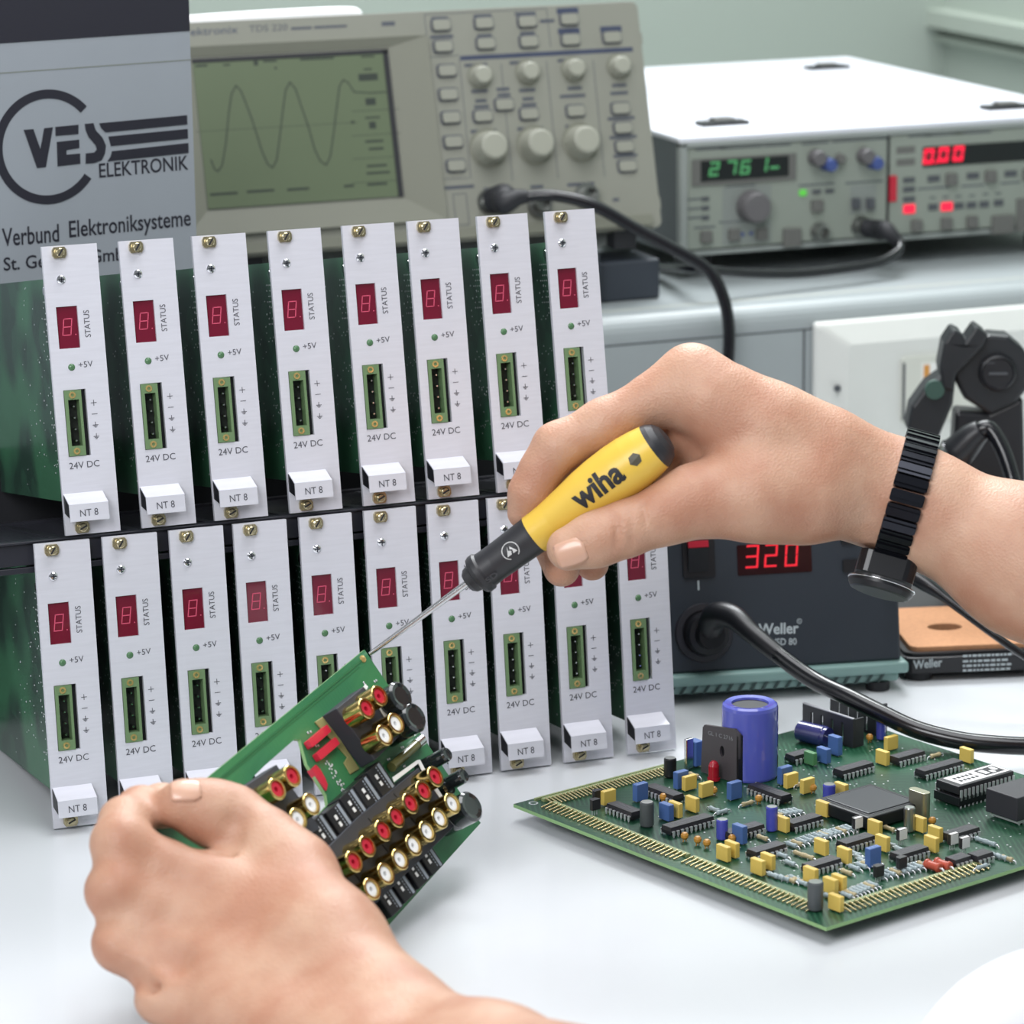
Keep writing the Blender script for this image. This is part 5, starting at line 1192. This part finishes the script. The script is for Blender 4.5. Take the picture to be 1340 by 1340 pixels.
lcarve = crease([(304, 1126, 1292), (280, 1115, 1294), (252, 1100, 1297)], 1.8, 3, 0)+crease([(138, 1196, 1270), (182, 1222, 1264), (232, 1254, 1260)], 2.2, 9, 0)+crease([(176, 1283, 1262), (205, 1296, 1259)], 1.6, 7, 0)+crease([(306, 1078, 1299), (304, 1096, 1297)], 2.2, 8, 0)
def bounds(gr, clipu=None):
    P = [q for g in gr for p in g[0] for q, r in ((p[0], p[2]), (p[1], p[3])) for q in (q-r-4, q+r+4)]
    P = np.array(P); return P.min(0), P.max(0)
def smooth(V, Q, it=3):
    E_ = np.concatenate([Q[:, [0, 1]], Q[:, [1, 2]], Q[:, [2, 3]], Q[:, [3, 0]]])
    for k in range(it):
        for lam in (.5, -.52):
            A_ = np.zeros_like(V); n = np.zeros(len(V))
            np.add.at(A_, E_[:, 0], V[E_[:, 1]]); np.add.at(A_, E_[:, 1], V[E_[:, 0]]); np.add.at(n, E_[:, 0], 1); np.add.at(n, E_[:, 1], 1)
            V = V+lam*(A_/n[:, None]-V)
    return V
pm = MB()
for gr, cv in ((right, rcarve), (left, lcarve)):
    lo, hi = bounds(gr)
    V, Q = hand_mesh(gr, cv, lo, hi, 1.15)
    V = smooth(V, Q, 4)
    pm.add(V, [tuple(q) for q in Q], 0, True)
def skin_mat():
    m = mat('skin', 'd6b29c', .5, spec=.4, sss=.12)
    nt = m.node_tree; b = nt.nodes['Principled BSDF']; L = nt.links
    tc = nt.nodes.new('ShaderNodeTexCoord')
    n1 = nt.nodes.new('ShaderNodeTexNoise'); n1.inputs['Scale'].default_value = 38; n1.inputs['Detail'].default_value = 3; L.new(tc.outputs['Object'], n1.inputs['Vector'])
    r1 = nt.nodes.new('ShaderNodeValToRGB'); r1.color_ramp.elements[0].position = .35; r1.color_ramp.elements[1].position = .68
    r1.color_ramp.elements[0].color = (*srgb('b28169'), 1); r1.color_ramp.elements[1].color = (*srgb('c49d85'), 1)
    L.new(n1.outputs['Fac'], r1.inputs[0]); L.new(r1.outputs[0], b.inputs['Base Color'])
    v = nt.nodes.new('ShaderNodeTexVoronoi'); v.inputs['Scale'].default_value = 900; L.new(tc.outputs['Object'], v.inputs['Vector'])
    n2 = nt.nodes.new('ShaderNodeTexNoise'); n2.inputs['Scale'].default_value = 160; n2.inputs['Detail'].default_value = 4; L.new(tc.outputs['Object'], n2.inputs['Vector'])
    ad = nt.nodes.new('ShaderNodeMath'); ad.operation = 'ADD'; L.new(v.outputs['Distance'], ad.inputs[0]); L.new(n2.outputs['Fac'], ad.inputs[1])
    bp = nt.nodes.new('ShaderNodeBump'); bp.inputs['Strength'].default_value = .35; bp.inputs['Distance'].default_value = .0005
    L.new(ad.outputs[0], bp.inputs['Height']); L.new(bp.outputs[0], b.inputs['Normal'])
    return m
SKIN = skin_mat()
per = pm.build('person', SKIN, None)
tag(per, 'person with bare forearms holding a yellow screwdriver and a green circuit board', 'person')
NAIL = mat('fingernail', 'd3a58e', .3, coat=.2, sss=.1)
def nail(c, along, out, L, w):
    """c: point on the skin; along: towards the tip; out: away from the skin"""
    out = nrm(out); along = nrm(np.array(along)-out*(np.array(along) @ out)); sd_ = np.cross(out, along)
    vs = []; n, k = 10, 8
    for i in range(n+1):
        s = -1+2*i/n; ww = w*(1-.12*max(s, 0)**2-.35*max(-s-.4, 0)**2*2)
        if i == n: ww *= .86
        for j in range(k+1):
            t = -1+2*j/k; vs.append(c+along*(L*s)+sd_*(ww*t)+out*(.9-1.9*t*t*(w/6)-.5*max(s, 0)**2))
    fs = [(i*(k+1)+j, i*(k+1)+j+1, (i+1)*(k+1)+j+1, (i+1)*(k+1)+j) for i in range(n) for j in range(k)]
    m = MB(); m.add(vs, fs, 0, True); o = m.build('fingernail', NAIL, per)
    sm = o.modifiers.new('thickness', 'SOLIDIFY'); sm.thickness = .0006; sm.offset = -1
    return o
view = nrm(CC-at(750, 715, 1431))
t0 = at(744, 718, 1431); t1 = at(800, 698, 1431); ax_ = nrm(t0-t1)
on_ = nrm(view*.93+CR[:, 2]*-.12+ax_*.1); nail(at(750, 719, 1431)+on_*9.1, ax_, on_, 6.4, 5.4)
t0 = at(238, 1052, 1311); t1 = at(290, 1064, 1318); ax_ = nrm(t0-t1); up_ = nrm(CR[:, 2]*.66+nrm(CC-t0)*.75)
nail(at(243, 1053, 1309)+up_*8.9, ax_, up_, 5.6, 5.0)
# white sleeve edge at the lower right
m = MB(); m.tube([at(1235, 1420, 1160), at(1300, 1375, 1165), at(1380, 1350, 1170), at(1500, 1360, 1170)], [17, 25.5, 29.5, 32], 24, sub=8)
slv = m.build('sleeve', mat('white_cotton', 'e9e9ee', .85, noise=.05, bump=.2, bscale=1500), per); tag(slv, 'white rolled shirt sleeve')
# ================================================================== wrist watch
wc = at(1184, 655, 1491+dR); wa = nrm(at(1345, 700, 1486+dR)-at(1184, 655, 1491+dR))
wd_ = nrm(CR[:, 1]-wa*(CR[:, 1] @ wa)); wu = nrm(np.cross(wd_, wa))
if wu @ CR[:, 2] < 0: wu = -wu
wt = thing('wristwatch', 'black wristwatch with ribbed metal bracelet on the right wrist', 'watch', wc)
def wring(t, r=0.0):
    # ellipse round the wrist: tall ru, deep rd
    return wc+wu*((27.9+r)*math.sin(t))+wd_*((38.5+r)*math.cos(t))
WB = mat('black_steel_bracelet', '22242b', .25, .75)
m = MB()
nl = 36
_ts = np.linspace(0, 2*math.pi, 2001); _ps = np.array([wring(q) for q in _ts]); _cl = np.concatenate([[0], np.cumsum(np.linalg.norm(np.diff(_ps, axis=0), axis=1))]); arcl = _cl[-1]
def eqt(i): return float(np.interp(arcl*i/nl, _cl, _ts))
for i in range(nl):
    t = eqt(i)
    c = wring(t); tg = nrm(wring(t+.02)-wring(t-.02)); outw = nrm(np.cross(wa, tg)); outw = outw if outw @ (c-wc) > 0 else -outw
    P = Plane(c, tg, wa); h0, h1 = (-.6, 2.2) if P.ez @ outw > 0 else (-2.2, .6)
    wln = arcl/nl
    poly = rrect(-wln*.46, -7.2, wln*.46, 7.2, .9, 2); m.prism(P, poly, h0, h1)
    s_ = 1 if P.ez @ outw > 0 else -1
    m.pbox(P, -wln*.18, wln*.18, -7.0, 7.0, min(s_*2.1, s_*2.9), max(s_*2.1, s_*2.9))
m.build('bracelet', WB, wt)
t = -math.pi/2-.12
c = wring(t, 2.5); outw = nrm(c-wc); P = Plane(c, nrm(np.cross(outw, wa)), wa); 
if P.ez @ outw < 0: P = Plane(c, -P.ex, wa)
m = MB(); m.prism(P, rrect(-20, -12.5, 20, 12.5, 5), -3, 7); cs = m.build('watch_case', mat('watch_case_black', '15161a', .3), wt, bevel=1)
m = MB(); m.lathe(P.pt(0, 0, 7), P.ez, [(0, 14.5), (2, 14.2), (4, 12.8), (4.4, 11.5), (4.4, 0)], 36); m.build('bezel', BLACK, cs)
m = MB(); m.tube([P.pt(14.4*math.cos(a), 14.4*math.sin(a), 7.3) for a in [2*math.pi*i/36 for i in range(37)]], .5, 6, sub=1); m.build('bezel_ring', CHROME, cs)
